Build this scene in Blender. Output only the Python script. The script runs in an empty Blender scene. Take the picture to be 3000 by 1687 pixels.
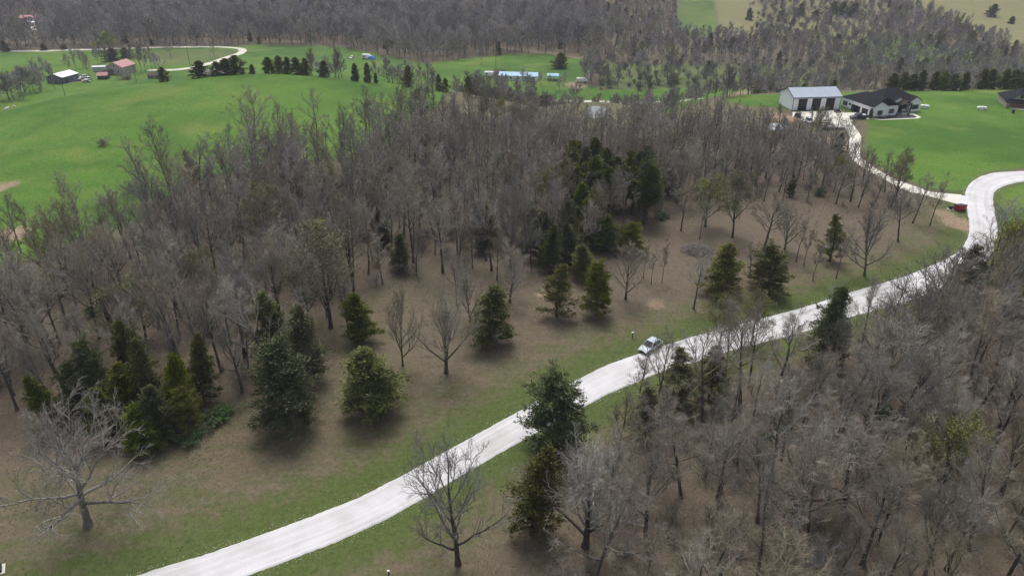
import bpy, bmesh, math, random
import numpy as np
from mathutils import Vector, Matrix

# ------------------------------------------------------------------ camera, sky, sun, exposure
SC = bpy.context.scene
COL = SC.collection
R = math.radians
CAM_H, PITCH, FPX = 60.0, R(28.0), 2065.0           # drone height, tilt below horizontal, focal length for a 3000 px frame
cam_d = bpy.data.cameras.new('camera'); cam = bpy.data.objects.new('camera', cam_d); COL.objects.link(cam)
cam.location = (0, 0, CAM_H); cam.rotation_euler = (math.pi/2-PITCH, 0, 0)
cam_d.sensor_width = 36.0; cam_d.lens = 36.0*FPX/3000.0; cam_d.clip_start = 0.5; cam_d.clip_end = 20000
SC.camera = cam

SUN_ELEV, SUN_AZ = R(62), R(-8)                     # behind the view, a little to the left
world = bpy.data.worlds.new('World'); SC.world = world; world.use_nodes = True
nt = world.node_tree
sky = nt.nodes.new('ShaderNodeTexSky'); sky.sky_type = 'NISHITA'; sky.sun_disc = False
sky.sun_elevation = SUN_ELEV; sky.sun_rotation = SUN_AZ; sky.air_density = 1.0; sky.dust_density = 5.0; sky.ozone_density = 1.0
hsv = nt.nodes.new('ShaderNodeHueSaturation'); hsv.inputs['Saturation'].default_value = 0.45
nt.links.new(sky.outputs[0], hsv.inputs['Color'])
bg = nt.nodes['Background']; nt.links.new(hsv.outputs[0], bg.inputs[0]); bg.inputs[1].default_value = 0.15
sun_d = bpy.data.lights.new('sun', 'SUN'); sun_d.energy = 1.5; sun_d.angle = R(20); sun_d.color = (1.0, .96, .91)
sun = bpy.data.objects.new('sun', sun_d); COL.objects.link(sun)
sun.rotation_euler = (-(math.pi/2-SUN_ELEV), 0, -SUN_AZ)
SC.view_settings.view_transform = 'Standard'; SC.view_settings.look = 'None'
SC.view_settings.exposure = 0.32; SC.view_settings.gamma = 1.0; SC.view_settings.use_curve_mapping = False
SC.render.engine = 'CYCLES'
cy = SC.cycles
cy.max_bounces = 3; cy.diffuse_bounces = 1; cy.glossy_bounces = 2; cy.transmission_bounces = 2; cy.volume_bounces = 0
cy.caustics_reflective = False; cy.caustics_refractive = False
cy.use_denoising = True; cy.denoising_prefilter = 'NONE'
SC.render.use_persistent_data = False

HAZE = .00015

# ------------------------------------------------------------------ terrain
def sm(a, b, x):
    t = np.clip((x-a)/(b-a), 0, 1); return t*t*(3-2*t)
CRX = [-420, -260, -205, -180, -150, -90, -26, 20, 60, 87, 200, 420]
CRY = [40, 105, 172, 212, 246, 270, 258, 232, 230, 262, 273, 268]
PADS = []                                            # (x, y, z, inner radius, outer radius): levelled sites
def zt(x, y):
    d = y-np.interp(x, CRX, CRY)
    w = sm(-6, 100, d)
    z = 7.5*np.exp(-((x+105)/82)**2)*sm(140, 270, y)*(1-w)-21*w
    z = z+np.clip(y-600, 0, None)*0.10*sm(560, 700, y)
    z = np.minimum(z, 45)
    near = .18*np.sin(x*.071+1.3)*np.sin(y*.083)+.10*np.sin(x*.19+y*.13)
    far = sm(330, 640, y)*(2.2*np.sin(x*.013+.6)*np.sin(y*.017+x*.004)+1.0*np.sin(x*.041)*np.sin(y*.037+1))
    z = z+near+far
    for (px, py, pz, r0, r1) in PADS:
        w = 1-sm(r0, r1, np.hypot(x-px, y-py)); z = z*(1-w)+pz*w
    return z
cp_, sp_ = math.cos(PITCH), math.sin(PITCH)
def G(u, v):
    """where the line of sight through photo pixel (u, v) meets the ground"""
    k = -(v-843.5)/FPX
    d = ((u-1500)/FPX, cp_+k*sp_, -sp_+k*cp_)
    t, st = 20.0, 1.5
    while t < 2600:
        x, y, z = d[0]*t, d[1]*t, CAM_H+d[2]*t
        if z <= zt(x, y): break
        t += st
    a, b = t-st, t
    for _ in range(12):
        m = (a+b)/2
        if CAM_H+d[2]*m <= zt(d[0]*m, d[1]*m): b = m
        else: a = m
    return Vector((d[0]*b, d[1]*b, float(zt(d[0]*b, d[1]*b))))
def AT(u, y):
    """ground point in photo column u at forward distance y"""
    z = 0.0
    for _ in range(6):
        x = (u-1500)/FPX*(y*cp_+(CAM_H-z)*sp_); z = float(zt(x, y))
    return Vector((x, y, z))
def proj(x, y, z):
    f = y*cp_-(z-CAM_H)*sp_; up = y*sp_+(z-CAM_H)*cp_
    return 1500+FPX*x/f, 843.5-FPX*up/f
def top_h(p, v):
    """height over p that reaches photo row v"""
    k = -(v-843.5)/FPX
    return (k*p[1]*cp_-p[1]*sp_)/(cp_+k*sp_)+CAM_H-p[2]
def width_m(p, px): return px/FPX*(p[1]*cp_+(CAM_H-p[2])*sp_)
def pad(p, r0, r1): PADS.append((p[0], p[1], float(zt(p[0], p[1])), r0, r1))
POND = G(1748, 318)
POND = AT(1748, 262); PADS.append((POND.x, POND.y, POND.z, 15, 30))
for u_, y_, r0, r1 in ((345, 425, 16, 28), (190, 398, 16, 28), (1510, 402, 16, 28), (60, 640, 14, 30)):
    pad(AT(u_, y_), r0, r1)
PADS.append((118, 241, 0.05, 22, 40))

# ------------------------------------------------------------------ materials
MATS = {}
def mat(name, col, rough=.85, var=0.0, scale=4.0, metal=0.0, objvar=0.0, spec=.3, bump=0.0, trans=0.0, col2=None):
    if name in MATS: return MATS[name]
    m = bpy.data.materials.new(name); m.use_nodes = True; n = m.node_tree.nodes; l = m.node_tree.links
    b = n['Principled BSDF']; b.inputs['Roughness'].default_value = rough; b.inputs['Metallic'].default_value = metal
    b.inputs['Specular IOR Level'].default_value = spec
    rgb = n.new('ShaderNodeRGB'); rgb.outputs[0].default_value = (*col, 1); out = rgb.outputs[0]
    if var or bump:
        tc = n.new('ShaderNodeTexCoord'); nz = n.new('ShaderNodeTexNoise'); nz.inputs['Scale'].default_value = scale; nz.inputs['Detail'].default_value = 5
        l.new(tc.outputs['Object'], nz.inputs['Vector'])
        if var:
            mr = n.new('ShaderNodeMapRange'); mr.inputs[1].default_value = .25; mr.inputs[2].default_value = .75
            mr.inputs[3].default_value = 1-var; mr.inputs[4].default_value = 1+var; l.new(nz.outputs[0], mr.inputs[0])
            mx = n.new('ShaderNodeMix'); mx.data_type = 'RGBA'; mx.blend_type = 'MULTIPLY'; mx.inputs[0].default_value = 1
            l.new(out, mx.inputs[6]); l.new(mr.outputs[0], mx.inputs[7]); out = mx.outputs[2]
        if bump:
            bp = n.new('ShaderNodeBump'); bp.inputs['Strength'].default_value = bump; bp.inputs['Distance'].default_value = .05
            l.new(nz.outputs[0], bp.inputs['Height']); l.new(bp.outputs[0], b.inputs['Normal'])
    if objvar:
        oi = n.new('ShaderNodeObjectInfo'); h = n.new('ShaderNodeHueSaturation')
        m1 = n.new('ShaderNodeMapRange'); m1.inputs[3].default_value = 1-objvar; m1.inputs[4].default_value = 1+objvar; l.new(oi.outputs['Random'], m1.inputs[0])
        mm = n.new('ShaderNodeMath'); mm.operation = 'FRACT'; m7 = n.new('ShaderNodeMath'); m7.operation = 'MULTIPLY'; m7.inputs[1].default_value = 7.13
        l.new(oi.outputs['Random'], m7.inputs[0]); l.new(m7.outputs[0], mm.inputs[0])
        m2 = n.new('ShaderNodeMapRange'); m2.inputs[3].default_value = .6; m2.inputs[4].default_value = 1.3; l.new(mm.outputs[0], m2.inputs[0])
        if col2:
            m3 = n.new('ShaderNodeMath'); m3.operation = 'MULTIPLY'; m3.inputs[1].default_value = 13.7; l.new(oi.outputs['Random'], m3.inputs[0])
            m4 = n.new('ShaderNodeMath'); m4.operation = 'FRACT'; l.new(m3.outputs[0], m4.inputs[0])
            mc = n.new('ShaderNodeMix'); mc.data_type = 'RGBA'; l.new(m4.outputs[0], mc.inputs[0]); l.new(out, mc.inputs[6]); mc.inputs[7].default_value = (*col2, 1); out = mc.outputs[2]
        l.new(m1.outputs[0], h.inputs['Value']); l.new(m2.outputs[0], h.inputs['Saturation']); l.new(out, h.inputs['Color']); out = h.outputs[0]
    l.new(out, b.inputs['Base Color'])
    if trans:
        b.inputs['Transmission Weight'].default_value = trans
    MATS[name] = m; return m

M_BARK = mat('bark', (.095, .083, .072), .95, .35, 3.0, objvar=.35)
M_TWIG = mat('twig', (.242, .230, .206), .95, .2, 1.2, objvar=.36, col2=(.240, .208, .155))
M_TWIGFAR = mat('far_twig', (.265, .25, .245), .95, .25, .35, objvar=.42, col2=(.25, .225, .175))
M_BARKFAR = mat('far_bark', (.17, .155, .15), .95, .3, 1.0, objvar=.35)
M_DEAD = mat('weathered_bark', (.15, .14, .125), .95, .4, 2.5)
M_DEADTWIG = mat('weathered_twig', (.28, .262, .235), .95, .2, 1.5)
M_CEDAR = mat('cedar_foliage', (.098, .128, .028), .8, .45, .9, objvar=.25, spec=.15, col2=(.135, .135, .036))
M_BUD = mat('spring_leaf', (.165, .178, .048), .7, .3, 1.0, objvar=.25)
M_BRIGHT = mat('bright_leaf', (.20, .26, .035), .7, .25, .6, objvar=.15)
M_SHRUB = mat('shrub_leaf', (.05, .11, .025), .7, .3, 1.0, objvar=.2)
M_WHITEP = mat('white_siding', (.80, .83, .86), .6, .04, .5)
M_DOOR = mat('dark_door', (.018, .016, .018), .5)
M_TRIM = mat('dark_trim', (.03, .03, .034), .5)
M_SHING = mat('charcoal_shingle', (.020, .021, .026), .95, .25, 3.0, spec=.05)
M_METROOF = mat('grey_blue_metal_roof', (.33, .38, .45), .45, .06, .6)
M_CONC = mat('concrete', (.58, .55, .49), .9, .10, .35)
M_GLASS = mat('dark_glass', (.02, .025, .03), .08, spec=.6)
M_TYRE = mat('tyre_rubber', (.015, .015, .015), .9)
M_RIM = mat('rim_metal', (.35, .35, .36), .35, metal=.8)
M_STONE = mat('tan_stone', (.36, .31, .25), .9, .25, 2.5)
M_REDROOF = mat('faded_red_metal_roof', (.40, .19, .185), .6, .15, .5)
M_WHITEROOF = mat('white_metal_roof', (.78, .80, .82), .5, .05, .5)
M_BLUEWALL = mat('slate_blue_siding', (.075, .095, .14), .8, .12, .8)
M_BLUEROOF = mat('light_blue_metal_roof', (.22, .40, .55), .5, .15, .4)
M_GREYWALL = mat('beige_siding', (.40, .37, .32), .85, .06, .8)
M_BROWNW = mat('weathered_brown_wood', (.075, .055, .045), .95, .3, 1.2)
M_WOODGREY = mat('grey_weathered_wood', (.16, .145, .13), .95, .3, 1.5)
M_POST = mat('dark_timber', (.022, .013, .010), .8, .2, 3)
M_GREENBOX = mat('utility_green', (.025, .085, .06), .5, .08, 3)
M_REDSTEEL = mat('red_painted_steel', (.30, .018, .028), .5, .25, 2.0)
M_BLACKPL = mat('black_plastic', (.02, .02, .022), .5)
M_TARP = mat('silver_tarp', (.55, .58, .68), .45, .3, 1.2)
M_BLUETARP = mat('blue_tarp', (.05, .25, .65), .5, .2, 1.0)
M_STEEL = mat('silver_steel', (.50, .53, .56), .35, .15, 2.0, metal=.3)
M_WHITEGL = mat('white_gloss_paint', (.80, .82, .83), .35)
M_FUR = mat('white_fur', (.72, .70, .62), .95, .1, 4)
M_LAMP = mat('lamp_lens', (.7, .7, .68), .2)
M_TAIL = mat('tail_lens', (.35, .02, .02), .3)
M_BLACKROCK = mat('black_rock_mulch', (.035, .036, .042), .95, .35, 6, bump=.4)

# ------------------------------------------------------------------ mesh helpers
def make_mesh(name, verts, quads=None, tris=None, mats=(), smooth=False):
    me = bpy.data.meshes.new(name); verts = np.asarray(verts, dtype=np.float32)
    q = np.zeros((0, 4), np.int32) if quads is None or len(quads) == 0 else np.asarray(quads, np.int32)
    t = np.zeros((0, 3), np.int32) if tris is None or len(tris) == 0 else np.asarray(tris, np.int32)
    me.vertices.add(len(verts)); me.vertices.foreach_set('co', verts.ravel())
    me.loops.add(q.size+t.size); me.loops.foreach_set('vertex_index', np.concatenate([q.ravel(), t.ravel()]))
    me.polygons.add(len(q)+len(t))
    ls = np.concatenate([np.arange(len(q))*4, q.size+np.arange(len(t))*3]).astype(np.int32)
    me.polygons.foreach_set('loop_start', ls)
    if smooth: me.polygons.foreach_set('use_smooth', np.ones(len(ls), bool))
    me.update(calc_edges=True)
    for m in mats: me.materials.append(m)
    return me
def link(name, me, parent=None, loc=None):
    o = bpy.data.objects.new(name, me); COL.objects.link(o)
    if parent: o.parent = parent
    if loc is not None: o.location = loc
    return o
def tag(o, label=None, cat=None, group=None, kind=None):
    if label: o['label'] = label
    if cat: o['category'] = cat
    if group: o['group'] = group
    if kind: o['kind'] = kind
    return o
def thing(name, label, cat, loc, yaw=0, group=None):
    o = bpy.data.objects.new(name, None); COL.objects.link(o); o.location = loc; o.rotation_euler = (0, 0, yaw); o.empty_display_size = .3
    return tag(o, label, cat, group)
class MB:
    def __init__(s): s.v = []; s.f = []
    def add(s, v, f):
        n = len(s.v); s.v += [tuple(p) for p in v]; s.f += [tuple(i+n for i in q) for q in f]; return s
    def box(s, x0, x1, y0, y1, z0, z1):
        return s.add([(x0, y0, z0), (x1, y0, z0), (x1, y1, z0), (x0, y1, z0), (x0, y0, z1), (x1, y0, z1), (x1, y1, z1), (x0, y1, z1)],
                     [(3, 2, 1, 0), (4, 5, 6, 7), (0, 1, 5, 4), (1, 2, 6, 5), (2, 3, 7, 6), (3, 0, 4, 7)])
    def frustum(s, b, t, z0, z1):                   # b, t = (x0, x1, y0, y1)
        return s.add([(b[0], b[2], z0), (b[1], b[2], z0), (b[1], b[3], z0), (b[0], b[3], z0), (t[0], t[2], z1), (t[1], t[2], z1), (t[1], t[3], z1), (t[0], t[3], z1)],
                     [(3, 2, 1, 0), (4, 5, 6, 7), (0, 1, 5, 4), (1, 2, 6, 5), (2, 3, 7, 6), (3, 0, 4, 7)])
    def prism(s, prof, a, b, axis='x'):             # profile (p, z) extruded along axis from a to b
        n = len(prof); mk = (lambda t, p, z: (t, p, z)) if axis == 'x' else (lambda t, p, z: (p, t, z))
        v = [mk(a, p, z) for p, z in prof]+[mk(b, p, z) for p, z in prof]
        return s.add(v, [tuple(range(n))[::-1], tuple(range(n, 2*n))]+[(i, (i+1) % n, n+(i+1) % n, n+i) for i in range(n)])
    def lathe(s, prof, n=14, axis='z', c=(0, 0, 0)):
        v = []; f = []
        for (r, h) in prof:
            for k in range(n):
                a = 2*math.pi*k/n; p = (r*math.cos(a), r*math.sin(a), h)
                if axis == 'x': p = (p[2], p[0], p[1])
                if axis == 'y': p = (p[0], p[2], p[1])
                v.append((p[0]+c[0], p[1]+c[1], p[2]+c[2]))
        m = len(prof)
        for i in range(m-1):
            for k in range(n): f.append((i*n+k, i*n+(k+1) % n, (i+1)*n+(k+1) % n, (i+1)*n+k))
        f.append(tuple(range(n))[::-1]); f.append(tuple((m-1)*n+k for k in range(n)))
        return s.add(v, f)
    def build(s, name, m, parent=None, bevel=0, smooth=False):
        me = bpy.data.meshes.new(name); me.from_pydata(s.v, [], s.f); me.materials.append(m)
        bm = bmesh.new(); bm.from_mesh(me); bmesh.ops.recalc_face_normals(bm, faces=bm.faces)
        if bevel: bmesh.ops.bevel(bm, geom=bm.edges[:], offset=bevel, segments=1, affect='EDGES')
        bm.to_mesh(me); bm.free()
        if smooth:
            for p in me.polygons: p.use_smooth = True
        return link(name, me, parent)
def BOX(name, m, par, *a, bevel=0): return MB().box(*a).build(name, m, par, bevel)

def tubes(polys):
    """polys: list of (pts n x 3, radii n, sides) -> verts, quads"""
    groups = {}
    for P, Rr, s in polys: groups.setdefault((len(P), s), []).append((P, Rr))
    V = []; Q = []; off = 0
    for (n, s), L in groups.items():
        P = np.array([a for a, _ in L], float); Rr = np.array([b for _, b in L], float)
        T = np.gradient(P, axis=1); T /= np.linalg.norm(T, axis=2, keepdims=True)+1e-9
        ref = np.where(np.abs(T[..., 2:3]) < .9, np.array([0, 0, 1.]), np.array([1., 0, 0]))
        A = np.cross(T, ref); A /= np.linalg.norm(A, axis=2, keepdims=True)+1e-9; B = np.cross(T, A)
        an = np.arange(s)*2*math.pi/s
        ring = P[:, :, None]+Rr[:, :, None, None]*(np.cos(an)[None, None, :, None]*A[:, :, None]+np.sin(an)[None, None, :, None]*B[:, :, None])
        N = len(L); V.append(ring.reshape(-1, 3))
        base = off+np.arange(N)[:, None, None]*n*s+np.arange(n-1)[None, :, None]*s; k = np.arange(s)[None, None, :]
        Q.append(np.stack([base+k, base+(k+1) % s, base+s+(k+1) % s, base+s+k], -1).reshape(-1, 4)); off += N*n*s
    return np.concatenate(V), np.concatenate(Q)

# ------------------------------------------------------------------ polygons on the ground
def sdpoly(X, Y, poly):
    P = np.array(poly, float); d = np.full(X.shape, 1e18); ins = np.zeros(X.shape, bool)
    for i in range(len(P)):
        a, b = P[i-1], P[i]; e = b-a
        t = np.clip(((X-a[0])*e[0]+(Y-a[1])*e[1])/(e@e+1e-9), 0, 1)
        d = np.minimum(d, (X-a[0]-t*e[0])**2+(Y-a[1]-t*e[1])**2)
        c = ((a[1] > Y) != (b[1] > Y))
        with np.errstate(divide='ignore', invalid='ignore'):
            ins ^= c & (X < (b[0]-a[0])*(Y-a[1])/(b[1]-a[1]+1e-12)+a[0])
    return np.where(ins, -1, 1)*np.sqrt(d)
def gp(px): return [tuple(G(*q)[:2]) for q in px]
def catmull(P, step):
    P = [np.array(p, float) for p in P]; out = []
    for i in range(len(P)-1):
        p0, p1, p2, p3 = P[max(i-1, 0)], P[i], P[i+1], P[min(i+2, len(P)-1)]
        n = max(1, int(np.linalg.norm(p2-p1)/step))
        for k in range(n):
            t = k/n; out.append(.5*((2*p1)+(-p0+p2)*t+(2*p0-5*p1+4*p2-p3)*t*t+(-p0+3*p1-3*p2+p3)*t**3))
    out.append(P[-1]); return np.array(out)
def resample(P, n):
    P = np.array(P); L = np.r_[0, np.cumsum(np.linalg.norm(np.diff(P, axis=0), axis=1))]; t = np.linspace(0, L[-1], n)
    return np.stack([np.interp(t, L, P[:, k]) for k in range(P.shape[1])], 1)

ROAD_L = [(100, 1768), (381, 1687), (680, 1594), (1000, 1475), (1167, 1396), (1373, 1283), (1520, 1202), (1687, 1113), (1790, 1063), (2000, 993), (2175, 946), (2342, 902), (2446, 869), (2605, 822), (2730, 776), (2800, 741), (2827, 709), (2838, 675), (2836, 640), (2831, 608), (2827, 565), (2846, 532), (2900, 508), (2970, 502), (3060, 499), (3260, 492)]
ROAD_R = [(450, 1790), (727, 1687), (1000, 1582), (1186, 1493), (1388, 1373), (1540, 1287), (1746, 1174), (1823, 1138), (1960, 1085), (2132, 1032), (2330, 981), (2462, 938), (2660, 884), (2761, 843), (2854, 791), (2893, 760), (2912, 733), (2924, 686), (2920, 640), (2912, 600), (2914, 566), (2936, 549), (2970, 538), (3010, 531), (3080, 526), (3260, 519)]
roadL = catmull(gp(ROAD_L), 1.5); roadR = catmull(gp(ROAD_R), 1.5)
NR = 620
roadL = resample(roadL, NR); roadR = resample(roadR, NR)
# pair each left point with its nearest right point, keeping the order
idx = np.array([np.argmin(((roadR-p)**2).sum(1)) for p in roadL]); idx = np.maximum.accumulate(idx)
ker = np.ones(15)/15; idxs = np.convolve(np.pad(idx, 7, mode='edge'), ker, 'valid')
roadR2 = np.stack([np.interp(idxs, np.arange(NR), roadR[:, k]) for k in range(2)], 1)
road_poly = [tuple(p) for p in roadL[::7]]+[tuple(p) for p in roadR[::-7]]
road_mid = resample((roadL+roadR2)/2, 60)
def dist_line(X, Y, P):
    d = np.full(X.shape, 1e18)
    for a, b in zip(P[:-1], P[1:]):
        e = b-a; t = np.clip(((X-a[0])*e[0]+(Y-a[1])*e[1])/(e@e+1e-9), 0, 1)
        d = np.minimum(d, (X-a[0]-t*e[0])**2+(Y-a[1]-t*e[1])**2)
    return np.sqrt(d)

DRIVE_R = [(2817, 570), (2730, 562), (2699, 552), (2605, 516), (2543, 477), (2520, 450), (2524, 404), (2508, 376), (2491, 354)]
DRIVE_L = [(2811, 600), (2691, 567), (2655, 559), (2563, 510), (2505, 476), (2487, 446), (2487, 402), (2474, 375), (2455, 362)]
PADPX = [(2322, 347), (2322, 329), (2400, 326), (2462, 323), (2472, 331), (2500, 331), (2524, 329), (2550, 349), (2500, 352), (2492, 357), (2490, 374), (2473, 376), (2425, 360), (2380, 357), (2345, 357)]

# land-cover outlines (photo pixels of places on the ground)
FIELD = [(-420, 850), (0, 775), (150, 740), (290, 690), (400, 650), (480, 590), (560, 540), (700, 500), (850, 470), (1000, 470), (1150, 420), (1290, 300)]
field_poly = gp(FIELD)+[(-20, 300), (-20, 345), (-90, 350), (-180, 310), (-330, 230), (-420, 150)]
LAWN2 = [(2545, 366), (2534, 400), (2532, 450), (2556, 478), (2620, 515), (2720, 553), (2826, 560), (2860, 520), (2910, 500), (3000, 494), (3330, 480)]
lawn2_poly = gp(LAWN2)+[(330, 230), (330, 285), (200, 285), (87, 272), (75, 262), (83, 248), (92, 247)]+gp([(2330, 326), (2460, 322), (2530, 345)])
VERGE = [(2926, 560), (2985, 540), (3100, 535), (3330, 525), (3330, 720), (3010, 715), (2935, 690)]
verge_poly = gp(VERGE)
WOODS = [(-500, 930), (0, 860), (150, 815), (300, 745), (400, 700), (490, 640), (560, 590), (640, 555), (720, 530), (850, 505), (1000, 500), (1150, 440), (1240, 385), (1320, 340), (1420, 338), (1560, 345), (1660, 362), (1700, 395), (1800, 395), (1860, 360), (1950, 350), (2200, 360), (2270, 405), (2400, 398), (2450, 440), (2480, 490), (2600, 560), (2660, 590), (2640, 620), (2500, 610), (2300, 590), (2100, 590), (1960, 610), (1880, 670), (1800, 735), (1650, 775), (1540, 770), (1430, 800), (1250, 800), (1130, 830), (1020, 900), (990, 980), (900, 1090), (760, 1150), (690, 1190), (600, 1235), (540, 1290), (470, 1310), (330, 1330), (120, 1360), (0, 1400), (-150, 1460), (-500, 1560)]
woods_poly = gp(WOODS)
WOODS2 = [(1640, 1830), (1680, 1640), (1700, 1520), (1740, 1420), (1790, 1320), (1860, 1235), (1980, 1180), (2150, 1120), (2350, 1060), (2500, 1000), (2700, 935), (2800, 880), (2880, 820), (2960, 740), (3050, 700), (3400, 690), (3500, 1000), (3500, 2300), (1600, 2300)]
woods2_poly = gp(WOODS2)

def fan_rows():
    ys = [-400, -200, -90, -40, -5, 20, 32]+list(np.arange(38, 172, .8))+list(np.arange(172, 335, 1.5))+list(np.arange(335, 780, 3.0))
    y = 780.0
    while y < 9000: ys.append(y); y *= 1.05
    return np.array(ys+[9000.0])
ys = fan_rows(); NCOL = 440
ss = np.r_[-40, -14, -6, -3, -2, -1.5, -1.2, np.linspace(-1.08, 1.08, NCOL), 1.2, 1.5, 2, 3, 6, 14, 40]
wy = np.maximum(58, .80*ys+30); wy = np.minimum(wy, 1200)
X = ss[None, :]*wy[:, None]; Y = np.repeat(ys[:, None], len(ss), 1); Z = zt(X, Y)
UU, VV = proj(X, Y, Z)
dcr = Y-np.interp(X, CRX, CRY)
near = dcr < 60
def soft(d, w): return 1-sm(-w, w, d)
rng = np.random.default_rng(5)
lush = np.zeros(X.shape); litter = np.zeros(X.shape); dirt = np.zeros(X.shape); grav = np.zeros(X.shape); dry = np.zeros(X.shape)
droad = np.abs(dist_line(X, Y, road_mid))
dedge = sdpoly(X, Y, road_poly)
lush = np.maximum(lush, soft(sdpoly(X, Y, field_poly), 5.0))
lush = np.maximum(lush, .85*soft(sdpoly(X, Y, lawn2_poly), 2.5))
lush = np.maximum(lush, .85*soft(sdpoly(X, Y, verge_poly), 3))
nearroad = np.where(Y < 175, np.exp(-(np.clip(dedge, 0, None)/7.0)**2), 0)
verge = .78*nearroad
litter = np.maximum(litter, soft(sdpoly(X, Y, woods_poly), 4.5)*.95)
litter = np.maximum(litter, soft(sdpoly(X, Y, woods2_poly), 3.5)*.95)
clear = (Y < 175) & (X > -80)
litter = np.where(clear, np.maximum(litter, .74*sm(4, 14, dedge)*(.55+.45*sm(-45, 20, X+0*Y))), litter)
litter = np.where((Y > 100) & (Y < 185) & (X > 10), np.maximum(litter, .9*sm(9, 24, dedge)), litter)
litter *= 1-soft(sdpoly(X, Y, field_poly), 6)*.9
litter *= 1-soft(sdpoly(X, Y, lawn2_poly), 3); litter *= 1-soft(sdpoly(X, Y, verge_poly), 3)
# the valley and the far slopes
val = sm(25, 70, dcr)
def pxpoly(px, w): return soft(sdpoly(UU, VV, px), w)*(dcr > 25)
far_litter = .55*sm(60, 120, dcr)
OPEN1 = [(-700, 152), (0, 151), (250, 143), (600, 137), (760, 130), (1000, 137), (1120, 160), (1250, 186), (1420, 165), (1500, 158), (1720, 160), (1735, 200), (1700, 240), (1760, 262), (2000, 258), (2200, 262), (2200, 420), (-700, 420)]
o1 = pxpoly(OPEN1, 5)
far_litter *= 1-o1
lush = np.where(val > 0, np.maximum(lush, o1*.8*val), lush)
loop = .6*pxpoly([(430, 150), (560, 144), (690, 144), (690, 158), (600, 185), (470, 195), (430, 170)], 6)
lush = lush*(1-.55*loop)
OPEN2 = [(1985, -40), (2100, -40), (2105, 60), (2100, 108), (2000, 112), (1980, 90)]
o2 = pxpoly(OPEN2, 10); lush = np.maximum(lush, .58*o2)
OPEN3 = [(2640, -60), (3700, -60), (3700, 160), (2990, 150), (2920, 118), (2840, 88), (2740, 45), (2660, 10)]
o3 = pxpoly(OPEN3, 8); OPEN4 = [(2085, -30), (2200, -30), (2250, 60), (2240, 112), (2110, 112)]
o4 = pxpoly(OPEN4, 14); OPEN5 = [(2200, 20), (2300, -10), (2450, -30), (2600, 10), (2600, 90), (2520, 120), (2460, 165), (2370, 165), (2380, 125), (2240, 118)]
o5 = pxpoly(OPEN5, 14)
OPENG = [(2480, 95), (2640, 105), (2800, 140), (2980, 160), (3050, 215), (2700, 215), (2520, 190), (2420, 170), (2400, 120)]
og = pxpoly(OPENG, 14); OPENM = [(1740, 180), (2000, 185), (2350, 190), (2500, 215), (2500, 262), (1760, 262)]
om = pxpoly(OPENM, 10)
lush = np.maximum(lush, .35*o3); lush = np.maximum(lush, .55*og); lush = np.maximum(lush, .5*om)
far_litter *= (1-o2)*(1-o3)*(1-.8*o4)*(1-.6*o5)*(1-.75*og)*(1-.6*om)
litter = np.where(dcr > 25, np.maximum(litter*(1-val), far_litter), litter)
dry = np.maximum(.9*o3, .8*o4); dry = np.maximum(dry, .6*o5); dry = np.maximum(dry, .5*loop)
for (u_, v_, r_, a_) in ((25, 690, 4.5, 1), (15, 545, 3.5, .8), (1590, 862, 1.7, .8), (1920, 890, 2.2, .6), (2800, 650, 3.6, 1), (2768, 628, 2.8, .9), (2822, 668, 2.2, .8), (2285, 345, 6, .9), (2440, 410, 7, .8), (2450, 430, 6, .7), (1765, 300, 5, .8), (860, 430, 4, .4), (400, 455, 5, .35), (1980, 700, 3, .3), (190, 240, 6, .8), (230, 236, 8, .6), (1690, 250, 9, .8), (2180, 275, 10, .7), (2240, 275, 8, .6)):
    p = G(u_, v_); dirt = np.maximum(dirt, a_*np.exp(-(((X-p.x)**2+((Y-p.y)*.8)**2)/r_**2)))
dirt = np.maximum(dirt, pxpoly([(700, 117), (780, 114), (890, 120), (890, 127), (780, 126)], 3)*.9)
dirt = np.maximum(dirt, pxpoly([(1470, 136), (1700, 158), (1760, 176), (1740, 182), (1600, 160), (1460, 144)], 3)*.6)
grav = np.where(Y < 180, .32*np.exp(-(np.clip(dedge, 0, None)/.22)**2), 0)

nr, nc = X.shape
ii = (np.arange(nr-1)[:, None]*nc+np.arange(nc-1)[None, :]).ravel()
gm = make_mesh('ground', np.stack([X, Y, Z], -1).reshape(-1, 3), np.stack([ii, ii+1, ii+nc+1, ii+nc], 1), smooth=True)
for nm, arr in (('lush', lush), ('litter', litter), ('dirt', dirt), ('stony', grav), ('dry', dry), ('verge', verge)):
    at = gm.attributes.new(nm, 'FLOAT', 'POINT'); at.data.foreach_set('value', arr.ravel().astype(np.float32))

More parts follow.
